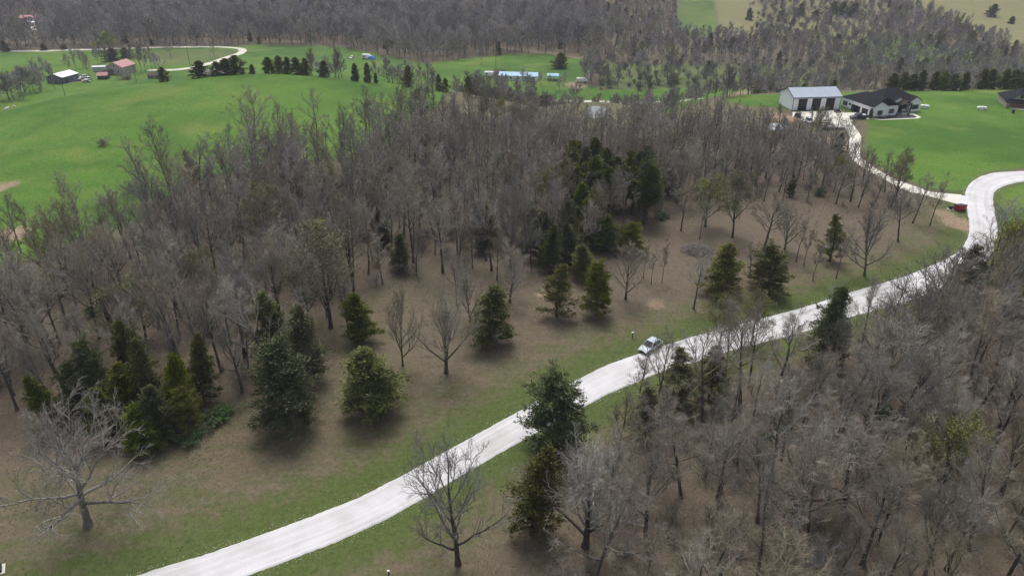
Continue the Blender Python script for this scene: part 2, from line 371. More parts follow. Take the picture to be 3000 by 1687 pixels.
def ground_material():
    m = bpy.data.materials.new('ground_cover'); m.use_nodes = True; n = m.node_tree.nodes; l = m.node_tree.links
    b = n['Principled BSDF']; b.inputs['Roughness'].default_value = .95; b.inputs['Specular IOR Level'].default_value = .15
    tc = n.new('ShaderNodeTexCoord')
    def noise(scale, detail=4, rough=.6, vec=None):
        z = n.new('ShaderNodeTexNoise'); z.inputs['Scale'].default_value = scale; z.inputs['Detail'].default_value = detail; z.inputs['Roughness'].default_value = rough
        l.new(vec or tc.outputs['Object'], z.inputs['Vector']); return z.outputs[0]
    def mrange(x, a, c, d=0., e=1.):
        r = n.new('ShaderNodeMapRange'); l.new(x, r.inputs[0])
        for k, q in zip((1, 2, 3, 4), (a, c, d, e)): r.inputs[k].default_value = q
        return r.outputs[0]
    def mix(f, a, c, bt='MIX'):
        x = n.new('ShaderNodeMix'); x.data_type = 'RGBA'; x.blend_type = bt
        for s, q in ((0, f), (6, a), (7, c)):
            if hasattr(q, 'links'): l.new(q, x.inputs[s])
            else: x.inputs[s].default_value = q if s == 0 else (*q, 1)
        return x.outputs[2]
    def math_(op, a, c):
        x = n.new('ShaderNodeMath'); x.operation = op
        for s, q in ((0, a), (1, c)):
            if hasattr(q, 'links'): l.new(q, x.inputs[s])
            else: x.inputs[s].default_value = q
        return x.outputs[0]
    def attr(nm):
        a = n.new('ShaderNodeAttribute'); a.attribute_name = nm; return a.outputs['Fac']
    mp = n.new('ShaderNodeMapping'); mp.inputs['Rotation'].default_value = (0, 0, R(-32)); mp.inputs['Scale'].default_value = (.16, 1.3, 1)
    l.new(tc.outputs['Object'], mp.inputs['Vector'])
    n_big, n_mid, n_fine, n_row = noise(.09, 4), noise(.55, 5, .65), noise(5.5, 4, .75), noise(.6, 4, .6, mp.outputs[0])
    nf = math_('ADD', math_('MULTIPLY', n_mid, .55), math_('MULTIPLY', n_fine, .45))
    n_pat, n_clump = noise(.22, 5, .7), noise(1.7, 4, .7)
    drylawn = mix(mrange(n_fine, .3, .7), (.080, .066, .042), (.170, .143, .096))
    drylawn = mix(mrange(math_('ADD', math_('MULTIPLY', n_row, .55), math_('MULTIPLY', n_mid, .45)), .44, .62), drylawn, (.080, .092, .036))
    drylawn = mix(mrange(n_pat, .52, .68, 0, .8), drylawn, (.128, .098, .068))
    green = mix(mrange(n_clump, .35, .65), (.044, .105, .012), (.080, .170, .020))
    green = mix(mrange(n_fine, .35, .7, 0, .6), green, (.095, .185, .028))
    green = mix(mrange(n_big, .45, .72, 0, .7), green, (.115, .180, .030))
    green = mix(mrange(n_pat, .55, .72, 0, .6), green, (.130, .150, .042))
    n_huge = noise(.022, 4, .6)
    green = mix(mrange(n_huge, .44, .60, 0, .8), green, (.036, .096, .012))
    green = mix(mrange(noise(.035, 4, .6), .54, .68, 0, .75), green, (.130, .175, .036))
    def gate(a, w=.5): return mrange(math_('ADD', a, math_('MULTIPLY', math_('SUBTRACT', nf, .5), w*2)), .32, .68)
    c = mix(gate(attr('verge'), .9), drylawn, mix(mrange(n_fine, .3, .7), (.050, .072, .020), (.095, .120, .036)))
    c = mix(gate(attr('lush'), .9), c, green)
    lit = mix(mrange(n_fine, .32, .68), (.068, .053, .039), (.188, .150, .112))
    lit = mix(mrange(n_mid, .45, .7), lit, (.098, .088, .055))
    lit = mix(mrange(n_clump, .5, .75, 0, .5), lit, (.060, .048, .038))
    c = mix(gate(attr('litter'), .8), c, lit)
    c = mix(gate(attr('dry'), .6), c, mix(n_mid, (.15, .15, .065), (.20, .18, .09)))
    c = mix(gate(attr('dirt'), .9), c, mix(mrange(n_fine, .3, .7), (.18, .13, .088), (.31, .24, .165)))
    c = mix(mrange(math_('ADD', attr('stony'), math_('MULTIPLY', math_('SUBTRACT', n_fine, .5), 2.2)), .55, .75), c, (.60, .57, .52))
    c = mix(1.0, c, mix(mrange(n_clump, .25, .75), (.70, .70, .70), (1.28, 1.28, 1.28)), 'MULTIPLY')
    l.new(c, b.inputs['Base Color'])
    bp = n.new('ShaderNodeBump'); bp.inputs['Strength'].default_value = .7; bp.inputs['Distance'].default_value = .12
    l.new(nf, bp.inputs['Height']); l.new(bp.outputs[0], b.inputs['Normal'])
    return m
M_GROUND = ground_material(); gm.materials.append(M_GROUND)
ground = tag(link('ground', gm), kind='structure')

# ------------------------------------------------------------------ roads, drive, pads, pond
def gravel_material(name, base, dark, tracks=True):
    m = bpy.data.materials.new(name); m.use_nodes = True; n = m.node_tree.nodes; l = m.node_tree.links
    b = n['Principled BSDF']; b.inputs['Roughness'].default_value = .95; b.inputs['Specular IOR Level'].default_value = .1
    tc = n.new('ShaderNodeTexCoord'); ac = n.new('ShaderNodeAttribute'); ac.attribute_name = 'across'; al = n.new('ShaderNodeAttribute'); al.attribute_name = 'along'
    cv = n.new('ShaderNodeCombineXYZ'); l.new(ac.outputs['Fac'], cv.inputs[0]); l.new(al.outputs['Fac'], cv.inputs[1])
    mp = n.new('ShaderNodeMapping'); mp.inputs['Scale'].default_value = (9, .03, 1); l.new(cv.outputs[0], mp.inputs['Vector'])
    streak = n.new('ShaderNodeTexNoise'); streak.inputs['Scale'].default_value = 1.0; streak.inputs['Detail'].default_value = 4; l.new(mp.outputs[0], streak.inputs['Vector'])
    fine = n.new('ShaderNodeTexNoise'); fine.inputs['Scale'].default_value = 7; fine.inputs['Detail'].default_value = 4; fine.inputs['Roughness'].default_value = .8; l.new(tc.outputs['Object'], fine.inputs['Vector'])
    mid = n.new('ShaderNodeTexNoise'); mid.inputs['Scale'].default_value = .25; mid.inputs['Detail'].default_value = 4; l.new(tc.outputs['Object'], mid.inputs['Vector'])
    s = n.new('ShaderNodeMath'); s.operation = 'MULTIPLY_ADD'; l.new(streak.outputs[0], s.inputs[0]); s.inputs[1].default_value = 1.0; l.new(mid.outputs[0], s.inputs[2])
    s2 = n.new('ShaderNodeMath'); s2.operation = 'MULTIPLY_ADD'; l.new(fine.outputs[0], s2.inputs[0]); s2.inputs[1].default_value = .45; l.new(s.outputs[0], s2.inputs[2])
    mr = n.new('ShaderNodeMapRange'); mr.inputs[1].default_value = .90; mr.inputs[2].default_value = 1.40; l.new(s2.outputs[0], mr.inputs[0])
    mx = n.new('ShaderNodeMix'); mx.data_type = 'RGBA'; l.new(mr.outputs[0], mx.inputs[0]); mx.inputs[6].default_value = (*dark, 1); mx.inputs[7].default_value = (*base, 1)
    l.new(mx.outputs[2], b.inputs['Base Color'])
    bp = n.new('ShaderNodeBump'); bp.inputs['Strength'].default_value = .5; bp.inputs['Distance'].default_value = .05; l.new(fine.outputs[0], bp.inputs['Height']); l.new(bp.outputs[0], b.inputs['Normal'])
    return m
M_GRAVEL = gravel_material('white_limestone_gravel', (.57, .57, .585), (.41, .405, .40))
M_GRAVEL2 = gravel_material('pale_valley_gravel', (.62, .59, .52), (.42, .38, .32))

def ribbon(name, A, B, m, lift, ragged, across=10, seed=0):
    rg = np.random.default_rng(seed); n = len(A)
    rag = lambda: ragged*(np.convolve(rg.normal(size=n+4), np.ones(5)/5, 'valid')*1.5+rg.normal(size=n)*.5)
    W = B-A; wl = np.linalg.norm(W, axis=1, keepdims=True)+1e-9; d = W/wl
    A2 = A-d*rag()[:, None]; B2 = B+d*rag()[:, None]
    t = np.linspace(0, 1, across); P = A2[:, None]*(1-t)[None, :, None]+B2[:, None]*t[None, :, None]
    prof = np.where(np.minimum(t, 1-t) < 1e-6, -.07 if ragged > 0 else -.004, lift)+.05*np.sin(np.pi*t)*(ragged > 0)
    z = zt(P[..., 0], P[..., 1])+prof[None, :]
    v = np.concatenate([P, z[..., None]], -1).reshape(-1, 3)
    i = (np.arange(n-1)[:, None]*across+np.arange(across-1)[None, :]).ravel()
    me = make_mesh(name, v, np.stack([i, i+across, i+across+1, i+1], 1), mats=[m], smooth=True)
    a = me.attributes.new('across', 'FLOAT', 'POINT'); a.data.foreach_set('value', np.tile(t, n).astype(np.float32))
    L = np.r_[0, np.cumsum(np.linalg.norm(np.diff((A+B)/2, axis=0), axis=1))]
    a = me.attributes.new('along', 'FLOAT', 'POINT'); a.data.foreach_set('value', np.repeat(L, across).astype(np.float32))
    bm = bmesh.new(); bm.from_mesh(me); bmesh.ops.recalc_face_normals(bm, faces=bm.faces)
    if sum(f.normal.z for f in bm.faces) < 0: bmesh.ops.reverse_faces(bm, faces=bm.faces)
    bm.to_mesh(me); bm.free()
    return tag(link(name, me), kind='structure')
ribbon('gravel_road', roadL, roadR2, M_GRAVEL, .075, .05, 24, 1)
dL = resample(catmull(gp(DRIVE_L), 1), 130); dR = resample(catmull(gp(DRIVE_R), 1), 130)
ribbon('concrete_driveway', dL, dR, M_CONC, .07, 0, 5, 2)
ap = np.array([G(2816, 570)[:2], G(2836, 572)[:2]]); ap2 = np.array([G(2810, 600)[:2], G(2834, 606)[:2]])
ribbon('gravel_apron', resample(ap, 8), resample(ap2, 8), gravel_material('grey_gravel_apron', (.58, .60, .64), (.46, .47, .50)), .055, .1, 8, 3)
def flat_poly(name, pts, m, lift, z=None, kind='structure', thick=.12):
    bm = bmesh.new(); vs = [bm.verts.new((p[0], p[1], (float(zt(p[0], p[1])) if z is None else z)+lift)) for p in pts]
    f = bm.faces.new(vs); bmesh.ops.triangulate(bm, faces=[f])
    ex = bmesh.ops.extrude_face_region(bm, geom=bm.faces[:]); 
    for e in ex['geom']:
        if isinstance(e, bmesh.types.BMVert): e.co.z -= thick
    bmesh.ops.recalc_face_normals(bm, faces=bm.faces)
    me = bpy.data.meshes.new(name); bm.to_mesh(me); bm.free(); me.materials.append(m)
    return tag(link(name, me), kind=kind)
flat_poly('concrete_parking_pad', gp(PADPX), M_CONC, .064)
for nm, pts, w in (('valley_road', [(-120, 155), (0, 152), (150, 149), (300, 145), (420, 141), (560, 138.5), (650, 138.5), (697, 142), (712, 148), (700, 158), (655, 172), (615, 186), (560, 199), (512, 205), (470, 206), (436, 206)], 6.0),
                   ('far_hill_road', [(-60, 118), (10, 108), (70, 95), (120, 82), (165, 70), (250, 52)], 6), ('far_hill_road', [(225, 47), (310, 39), (400, 31), (450, 18), (540, 4), (640, -10)], 5),
                   ('house_track', [(70, 95), (95, 80), (112, 70)], 4)):
    P = catmull([tuple(G(*q)[:2]) for q in pts], 4); T = np.gradient(P, axis=0); T /= np.linalg.norm(T, axis=1, keepdims=True); N = np.stack([-T[:, 1], T[:, 0]], 1)
    ribbon(nm, P+N*w/2, P-N*w/2, M_GRAVEL2, .08, .25, 7, len(nm))
P = catmull([tuple(AT(*q)[:2]) for q in [(1000, 384), (1120, 378), (1235, 372), (1400, 362), (1560, 352), (1700, 345), (1960, 343), (2200, 346), (2500, 352)]], 4)
T = np.gradient(P, axis=0); T /= np.linalg.norm(T, axis=1, keepdims=True); N = np.stack([-T[:, 1], T[:, 0]], 1)
ribbon('valley_road', P+N*2.6, P-N*2.6, M_GRAVEL2, .08, .25, 7, 9)
# pond
m = mat('pond_water', (.05, .06, .06), .04, spec=.9)
pm = MATS['pond_water'].node_tree; pb = pm.nodes['Principled BSDF']
bp = pm.nodes.new('ShaderNodeBump'); nz = pm.nodes.new('ShaderNodeTexNoise'); nz.inputs['Scale'].default_value = 1.2; bp.inputs['Strength'].default_value = .06
pm.links.new(nz.outputs[0], bp.inputs['Height']); pm.links.new(bp.outputs[0], pb.inputs['Normal'])
flat_poly('pond_water', [(POND.x+.85*(4.4*math.copysign(abs(math.cos(a))**.6, math.cos(a))+.25*math.sin(a)*6), POND.y+9*math.copysign(abs(math.sin(a))**.6, math.sin(a))*(1+.06*math.cos(3*a))) for a in np.linspace(0, 2*math.pi, 40)[:-1]], m, .06, POND.z)

# ------------------------------------------------------------------ trees
def unit(v): return v/(np.linalg.norm(v)+1e-9)
def stem(rg, p, d, L, r0, r1, n, crook, up):
    pts = [np.array(p, float)]; d = unit(np.array(d, float))
    for i in range(n):
        d = unit(d+rg.normal(size=3)*crook+np.array([0, 0, up])); pts.append(pts[-1]+d*L/n)
    return np.array(pts), np.linspace(r0, r1, n+1)
def side_dir(rg, t, ang, az=None):
    t = unit(t); a = unit(np.cross(t, [0, 0, 1] if abs(t[2]) < .95 else [1, 0, 0])); b = np.cross(t, a)
    az = rg.uniform(0, 2*math.pi) if az is None else az
    return math.cos(ang)*t+math.sin(ang)*(math.cos(az)*a+math.sin(az)*b)
def at_t(P, Rr, t):
    x = t*(len(P)-1); i = min(int(x), len(P)-2); f = x-i
    return P[i]*(1-f)+P[i+1]*f, Rr[i]*(1-f)+Rr[i+1]*f, P[i+1]-P[i]
def bare_tree(seed, h=16, fork=.3, trunk=.7, tilt=(62, 18), limb=.42, counts=(8, 6, 6, 5), crook=.12, up=.10, thick=1.0, rmin=.011, droop=0.0, lowlen=1.0, leaves=0, leafsize=.16):
    rg = np.random.default_rng(seed)
    r0 = h*.0165*thick; lv = [[], [], [], [], []]
    P, Rr = stem(rg, (0, 0, -.25), (rg.normal()*.05, rg.normal()*.05, 1), h*trunk, r0, r0*.35, 8, crook*.35, .05)
    Rr[0] *= 1.45; lv[0].append((P, Rr))
    az = rg.uniform(0, 6.28)
    for k in range(counts[0]):
        t = fork+(1-fork)*(k+.3*rg.uniform())/counts[0]; t = min(t, .985); p, r, d = at_t(P, Rr, t); az += 2.4+rg.normal()*.3
        a = R(tilt[0]+(tilt[1]-tilt[0])*((t-fork)/(1-fork))+rg.normal()*6)
        dd = np.array([math.sin(a)*math.cos(az), math.sin(a)*math.sin(az), math.cos(a)])
        L = h*limb*(1-.25*t)*rg.uniform(.8, 1.15)*(lowlen if k < 3 else 1)
        lv[1].append(stem(rg, p, dd, L, max(r*.62, rmin*3), rmin*1.8, 6, crook, up-(droop if k < 3 else 0)))
    lv[1].append(stem(rg, P[-1], P[-1]-P[-2], h*.32, Rr[-1], rmin*1.8, 6, crook, up))
    for lev in (1, 2, 3):
        for (Q, q) in lv[lev]:
            plen = np.linalg.norm(Q[-1]-Q[0]); c = counts[lev]
            for k in range(c):
                t = (.22 if lev == 1 else .12)+(.88-.1*(lev == 1))*(k+rg.uniform())/c; t = min(t, .99); p, r, d = at_t(Q, q, t)
                L = plen*(.50 if lev < 3 else .62)*(1.05-.5*t)*rg.uniform(.7, 1.25)
                if lev == 3: L = max(L, .55)
                lv[lev+1].append(stem(rg, p, side_dir(rg, d, R(rg.uniform(24, 52))), L, max(r*.66, rmin*(2.0, 1.4, 1.05)[lev-1]), rmin*(1.2, 1.0, .55)[lev-1], 4 if lev == 1 else (3 if lev == 2 else 2), crook*1.1, up*.8))
    V1, Q1 = tubes([(a, b, 8) for a, b in lv[0]]+[(a, b, 5) for a, b in lv[1][:3]])
    V2, Q2 = tubes([(a, b, 5) for a, b in lv[1][3:]]+[(a, b, 4) for a, b in lv[2]]+[(a, b, 3) for a, b in lv[3]]+[(a, b, 3) for a, b in lv[4]])  # upper limbs share the pale twig colour, skylight on them put into the colour
    tips = np.array([a[-1] for a, _ in lv[4]]+[a[1] for a, _ in lv[4]])
    out = dict(V1=V1, Q1=Q1, V2=V2, Q2=Q2, tips=tips, h=float(V2[:, 2].max()), R=float(np.percentile(np.hypot(V2[:, 0], V2[:, 1]), 96)))
    if leaves:
        c = tips[rg.integers(0, len(tips), leaves)]+rg.normal(size=(leaves, 3))*.18
        out['leaf'] = blades(rg, c, leafsize, leafsize*.7)
    return out
def blades(rg, c, ln, wd, dirs=None):
    """one small pointed four-sided leaf clump face pair at each centre"""
    n = len(c); d = rg.normal(size=(n, 3)) if dirs is None else dirs+rg.normal(size=(n, 3))*.45
    d /= np.linalg.norm(d, axis=1, keepdims=True); s = np.cross(d, rg.normal(size=(n, 3))); s /= np.linalg.norm(s, axis=1, keepdims=True)+1e-9
    k = np.cross(d, s); L = ln*rg.uniform(.6, 1.4, (n, 1)); W = wd*rg.uniform(.6, 1.3, (n, 1))
    v = np.stack([c-d*L*.5, c+s*W*.5+k*W*.18, c+d*L*.5, c-s*W*.5+k*W*.18], 1).reshape(-1, 3)
    return v, np.arange(n*4).reshape(-1, 4)
def cedar_tree(seed, h=10, Rm=2.7, base=.10, fat=.8, n=115, per=46, ln=.30, wd=.095, gap=.0, lump=1.0, clump=.38):
    """trunk with limbs; foliage sits in separate sprays along each limb so that light and dark clumps and gaps show"""
    rg = np.random.default_rng(seed); pol = []; C = []; D = []
    P, Rr = stem(rg, (0, 0, -.2), (0, 0, 1), h*.97, h*.018, .02, 8, .035, .03); Rr[0] *= 1.4; pol.append((P, Rr, 7))
    az = 0; ph = rg.uniform(0, 6.28, 4)
    for k in range(n):
        t = base+(.99-base)*((k+.5)/n)**.92; az += 2.39996+rg.normal()*.35
        x = (t-base)/(1-base)
        env = Rm*((1-x)**fat)*min(1, .70+x*2.6)*(1+lump*(.15*math.sin(az*2+ph[0])+.12*math.sin(az*3+t*9+ph[1])+.10*math.sin(t*19+az+ph[2])))
        L = max(.22, env*rg.uniform(.62, 1.14)); p, r, d = at_t(P, Rr, t)
        if gap and rg.uniform() < gap: continue
        el = R(2+48*x+rg.normal()*11); dd = np.array([math.cos(az)*math.cos(el), math.sin(az)*math.cos(el), math.sin(el)])
        Q, q = stem(rg, p, dd, L, max(.014, r*.4), .008, 4, .10, .06 if x > .15 else .0); pol.append((Q, q, 3))
        for c_ in range(max(1, int(round(1+L*1.5)))):
            tt = rg.uniform(.42, 1.0) if L > .6 else 1.0; m = int(per*rg.uniform(.5, 1.3)); cc, _, cd = at_t(Q, q, min(tt, .99)); rad = clump*rg.uniform(.6, 1.35)*min(1, .45+L*.4)
            if c_: cc = cc+np.array([rg.normal(), rg.normal(), rg.normal()*.5])*.28*min(1, L)
            o = rg.normal(size=(m, 3))*np.array([1, 1, .55])*rad*.62; C.append(cc+o)
            D.append(unit(dd)[None]*.8+o/(np.linalg.norm(o, axis=1, keepdims=True)+1e-9)*.7+np.array([0, 0, .35]))
    V1, Q1 = tubes(pol); C = np.concatenate(C); D = np.concatenate(D)
    return dict(V1=V1, Q1=Q1, leaf=blades(rg, C, ln, wd, D), h=float(C[:, 2].max()), R=float(np.percentile(np.hypot(C[:, 0], C[:, 1]), 97)))
def shrub_mesh(seed, h=2.2, rad=1.4, stems=26, leaves=0, rmin=.012, leafsize=.14):
    rg = np.random.default_rng(seed); pol = []; tips = []
    for k in range(stems):
        a = rg.uniform(0, 6.28); e = R(rg.uniform(35, 85)); dd = (math.cos(a)*math.cos(e), math.sin(a)*math.cos(e), math.sin(e))
        L = h*rg.uniform(.6, 1.1); Q, q = stem(rg, (rg.normal()*.15*rad, rg.normal()*.15*rad, -.05), dd, L, rmin*1.8, rmin*.6, 4, .15, .05); pol.append((Q, q, 3))
        for j in range(9):
            p, r, d = at_t(Q, q, rg.uniform(.25, .98)); B = stem(rg, p, side_dir(rg, d, R(rg.uniform(25, 60))), L*.38, rmin, rmin*.5, 2, .15, .05); pol.append((*B, 3)); tips.append(B[0][-1]); tips.append(B[0][1])
    V, Q = tubes(pol); tips = np.array(tips); out = dict(V2=V, Q2=Q, h=float(V[:, 2].max()), R=float(np.percentile(np.hypot(V[:, 0], V[:, 1]), 96)))
    if leaves: out['leaf'] = blades(rg, tips[rg.integers(0, len(tips), leaves)]+rg.normal(size=(leaves, 3))*.15, leafsize, leafsize*.7)
    return out
def proto(data, bark, twig, leafm=None, leafname='crown'):
    pr = dict(h=data['h'], R=data['R'], parts=[], objs=None)
    if 'V1' in data: pr['parts'].append(('trunk', make_mesh('trunk', data['V1'], data['Q1'], mats=[bark], smooth=True)))
    if 'V2' in data: pr['parts'].append(('crown' if 'leaf' not in data else 'branches', make_mesh('branches', data['V2'], data['Q2'], mats=[twig], smooth=True)))
    if 'leaf' in data: pr['parts'].append((leafname, make_mesh('leaves', data['leaf'][0], data['leaf'][1], mats=[leafm])))
    return pr
# upright woodland trees, open-grown trees, budding trees, cedars
UP = [proto(bare_tree(10+i, h=16, fork=.44+.05*(i % 3), trunk=.78, tilt=(56, 16), limb=.42, counts=(10, 6, 6, 5), crook=.12+.02*(i % 2), rmin=.012), M_BARK, M_TWIG) for i in range(5)]
MIDUP = [proto(bare_tree(20+i, h=16, fork=.38+.05*(i % 3), trunk=.74, tilt=(54, 18), limb=.40, counts=(8, 6, 5, 4), crook=.13, rmin=.017), M_BARK, M_TWIG) for i in range(4)]
OPENT = [proto(bare_tree(30+i, h=15, fork=.20, trunk=.62, tilt=(66, 18), limb=.52, counts=(12, 8, 6, 5), crook=.11, up=.13, thick=1.25, rmin=.012), M_BARK, M_TWIG) for i in range(3)]
VASE = [proto(bare_tree(50+i, h=15, fork=.26, trunk=.45, tilt=(46, 12), limb=.62, counts=(12, 8, 6, 6), crook=.08, up=.06, thick=1.5, rmin=.012), M_BARK, M_TWIG) for i in range(2)]
THIN = [proto(bare_tree(60+i, h=12, fork=.45, trunk=.85, tilt=(40, 15), limb=.26, counts=(9, 6, 5, 4), crook=.12, thick=.62), M_BARK, M_TWIG) for i in range(2)]
BUDT = [proto(bare_tree(70+i, h=12, fork=.28, trunk=.6, tilt=(58, 16), limb=.46, counts=(9, 6, 6, 5), crook=.12, leaves=4600, leafsize=.18), M_BARK, M_TWIG, M_BUD, 'leaves') for i in range(2)]
DEADT = proto(bare_tree(93, h=16, fork=.42, trunk=.46, tilt=(90, 26), limb=.66, counts=(15, 8, 7, 5), crook=.19, up=.07, thick=1.9, rmin=.013, droop=.075, lowlen=1.25), M_DEAD, M_DEADTWIG)
CED = [proto(cedar_tree(100+i, h=10, Rm=(2.6, 3.2, 2.2, 2.9)[i], fat=(.58, .36, .54, .64)[i], base=(.09, .13, .10, .08)[i], n=(120, 130, 110, 125)[i]), M_BARK, None, M_CEDAR) for i in range(4)]
CEDOPEN = proto(cedar_tree(140, h=10, Rm=3.0, fat=.75, base=.12, n=95, per=38, gap=.18), M_BARK, None, M_CEDAR)
TALLCED = [proto(cedar_tree(150+i, h=11, Rm=1.9, fat=.5, base=.36, n=90, per=46), M_BARK, None, M_CEDAR) for i in range(2)]
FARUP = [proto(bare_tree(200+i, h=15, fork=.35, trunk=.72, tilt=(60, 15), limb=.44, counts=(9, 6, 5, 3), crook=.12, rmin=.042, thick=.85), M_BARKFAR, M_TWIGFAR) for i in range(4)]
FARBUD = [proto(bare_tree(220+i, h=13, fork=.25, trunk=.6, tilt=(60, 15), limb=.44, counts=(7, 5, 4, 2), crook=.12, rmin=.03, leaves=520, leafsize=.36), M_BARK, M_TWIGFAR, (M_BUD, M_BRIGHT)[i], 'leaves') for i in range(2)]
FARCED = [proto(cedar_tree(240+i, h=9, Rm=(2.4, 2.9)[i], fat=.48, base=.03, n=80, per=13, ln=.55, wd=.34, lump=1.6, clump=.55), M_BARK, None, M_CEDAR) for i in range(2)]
BRIGHTT = proto(bare_tree(230, h=13, fork=.2, trunk=.6, tilt=(66, 15), limb=.46, counts=(9, 6, 5, 3), crook=.12, rmin=.03, leaves=4200, leafsize=.36), M_BARK, M_TWIGFAR, M_BRIGHT, 'leaves')
BRUSH = [proto(shrub_mesh(300+i, h=2.6, rad=1.6), None, M_TWIG) for i in range(2)]
GREENB = [proto(shrub_mesh(310+i, h=1.6, rad=1.6, leaves=900, leafsize=.2), None, M_TWIG, M_SHRUB, 'leaves') for i in range(2)]
FARBRUSH = proto(shrub_mesh(320, h=3, rad=2, stems=30, rmin=.03, leaves=160, leafsize=.3), None, M_TWIGFAR, M_SHRUB, 'leaves')

PLACED = []
def CREST(u, back):
    y = 270.0
    for _ in range(8): y = .5*y+.5*(float(np.interp(AT(u, y).x, CRX, CRY))+back)
    return AT(u, y)
def plant(pr, p, h, rad=None, yaw=None, name='bare_tree', label='', cat='tree', group=None, tilt=(0, 0), rg=random):
    sz = h/pr['h']; sx = sz if rad is None else rad/pr['R']
    o = thing(name, label, cat, p, 0, group)
    o.rotation_euler = (tilt[0], tilt[1], rg.uniform(0, 6.28) if yaw is None else yaw); o.scale = (sx, sx, sz)
    obs = [link(nm, me, o) for nm, me in pr['parts']]
    if pr['objs'] is None: pr['objs'] = obs
    PLACED.append((p[0], p[1])); return o
random.seed(11)
def place(pr, u, v, topv, hw=None, label='', name='bare_tree', group=None, cat='tree', yaw=None, tilt=(0, 0), y=None):
    p = G(u, v) if y is None else AT(u, y)
    h = top_h(p, topv) if y is None or topv > 0 else -topv
    return plant(pr, p, h, None if hw is None else width_m(p, hw), yaw, name, label, cat, group, tilt)

CE, BT = 'cedar_tree', 'bare_tree'
# --- cedars standing alone in the clearing and along the road
for (k, u, v, tv, hw, lab) in (
    (0, 1100, 1207, 1013, 92, 'broad dark cedar alone on the brown lawn, left of the large forked tree'),
    (1, 850, 1252, 1005, 116, 'widest cedar, with a stout pale forked trunk, at the woods corner beside the lawn'),
    (0, 1438, 1007, 841, 66, 'bright green cone-shaped cedar right of the large forked bare tree'),
    (3, 1630, 926, 772, 57, 'open-branched cedar, left one of the pair near the middle of the clearing'),
    (1, 1747, 924, 768, 55, 'dense dark cedar, right one of the pair near the middle of the clearing'),
    (1, 2250, 864, 716, 66, 'dense dark cedar with bare lower trunk, right of the brush pile'),
    (3, 2105, 858, 713, 65, 'greyish cedar below the brush pile with bare branches across its side'),
    (2, 1706, 815, 708, 40, 'small pointed green cedar behind the pair of cedars in the clearing'),
    (1, 1640, 1335, 1095, 112, 'large dark cedar overlapping the lower edge of the white gravel road'),
    (2, 1557, 1562, 1305, 76, 'tall olive green cedar beside the roadside bare tree, below the road'),
    (3, 2811, 893, 712, 60, 'thin yellowish cedar overlapping the road bend at the right'),
    (1, 2985, 985, 780, 55, 'dark cedar cut by the right edge of the picture'),
    (3, 2400, 1080, 835, 62, 'grey green cedar standing in front of the road at the right')):
    place(CED[k] if 'thin' not in lab and 'open' not in lab else CEDOPEN, u, v, tv, hw, lab, CE)
for (u, v, tv, hw, lab) in ((1985, 1195, 1030, 75, 'dark vine-tangled cedar just below the silver car'), (2075, 1170, 1025, 70, 'dark grey green cedar right of the vine-tangled one at the road'), (1900, 1290, 1130, 66, 'olive brushy cedar below the vine-tangled one, near the road')):
    place(CEDOPEN, u, v, tv, hw, lab, CE)
place(UP[3], 1918, 1200, 950, 62, 'bare tree whose branches cross in front of the silver car', BT)
place(THIN[1], 1868, 1195, 1010, 42, 'small bare tree with fine branches across the road at the silver car', BT)
grp = 'cedars massed at the left edge of the woods'
for (k, u, v, tv, hw) in ((0, 410, 1150, 931, 58), (1, 305, 1205, 993, 62), (2, 462, 1225, 1008, 55), (0, 545, 1232, 1040, 50), (1, 250, 1245, 1060, 55), (2, 380, 1262, 1085, 62), (3, 470, 1290, 1130, 62), (0, 330, 1290, 1140, 55), (1, 560, 1262, 1120, 48), (3, 425, 1318, 1190, 60), (2, 170, 1255, 1090, 48)):
    place(CED[k], u, v, tv, hw, {931: 'tallest cedar of the dense clump behind the pale dead tree', 1040: 'rightmost tall cedar of the clump behind the pale dead tree', 1090: 'leftmost cedar of the clump behind the pale dead tree', 1190: 'lowest small cedar at the foot of the clump behind the pale dead tree'}.get(tv, 'dark green cedar in the dense clump behind the pale dead tree'), CE, grp)
for (k, u, v, tv, hw, lab) in ((2, 600, 1180, 978, 44, 'slim dark cedar between the left cedar clump and the widest cedar'), (0, 815, 1060, 848, 62, 'tall cedar at the woods edge, left of the pair behind the widest cedar'), (0, 905, 1112, 885, 66, 'tall dark cedar just behind the widest cedar, at the lawn edge'), (2, 1124, 725, 618, 30, 'slender cedar deep in the woods left of centre'), (2, 1170, 792, 678, 34, 'bright green pointed cedar inside the woods above the large forked bare tree'),
    (2, 1437, 712, 596, 32, 'slender cedar inside the middle woods above the clearing'), (0, 1060, 1000, 860, 50, 'grey green cedar tangled with bare trees left of the clearing')):
    place(CED[k], u, v, tv, hw, lab, CE)
grp = 'cedars in the middle of the woods'
for (k, u, v, tv, hw) in ((0, 1730, 712, 556, 48), (1, 1660, 735, 575, 40), (0, 1580, 762, 618, 40), (2, 1605, 796, 655, 34), (2, 1678, 782, 652, 42), (0, 1778, 735, 630, 44), (1, 1838, 744, 650, 42), (0, 1700, 690, 540, 46), (3, 1560, 700, 590, 36)):
    place(CED[k], u, v, tv, hw, 'green cedar in the cluster at the middle of the woods edge', CE, grp)
rg = random.Random(4)
grp = 'tall cedars in the dark grove'
for k in range(38):
    u = rg.uniform(1668, 1910); v = rg.uniform(590, 658)+(0 if u > 1760 else -15); q = G(u, v)
    plant(TALLCED[k % 2], q, rg.uniform(11, 14.5), rg.uniform(2.3, 3.3), None, CE, 'tall dark cedar with bare lower trunk in the dense grove at picture centre', 'tree', grp)
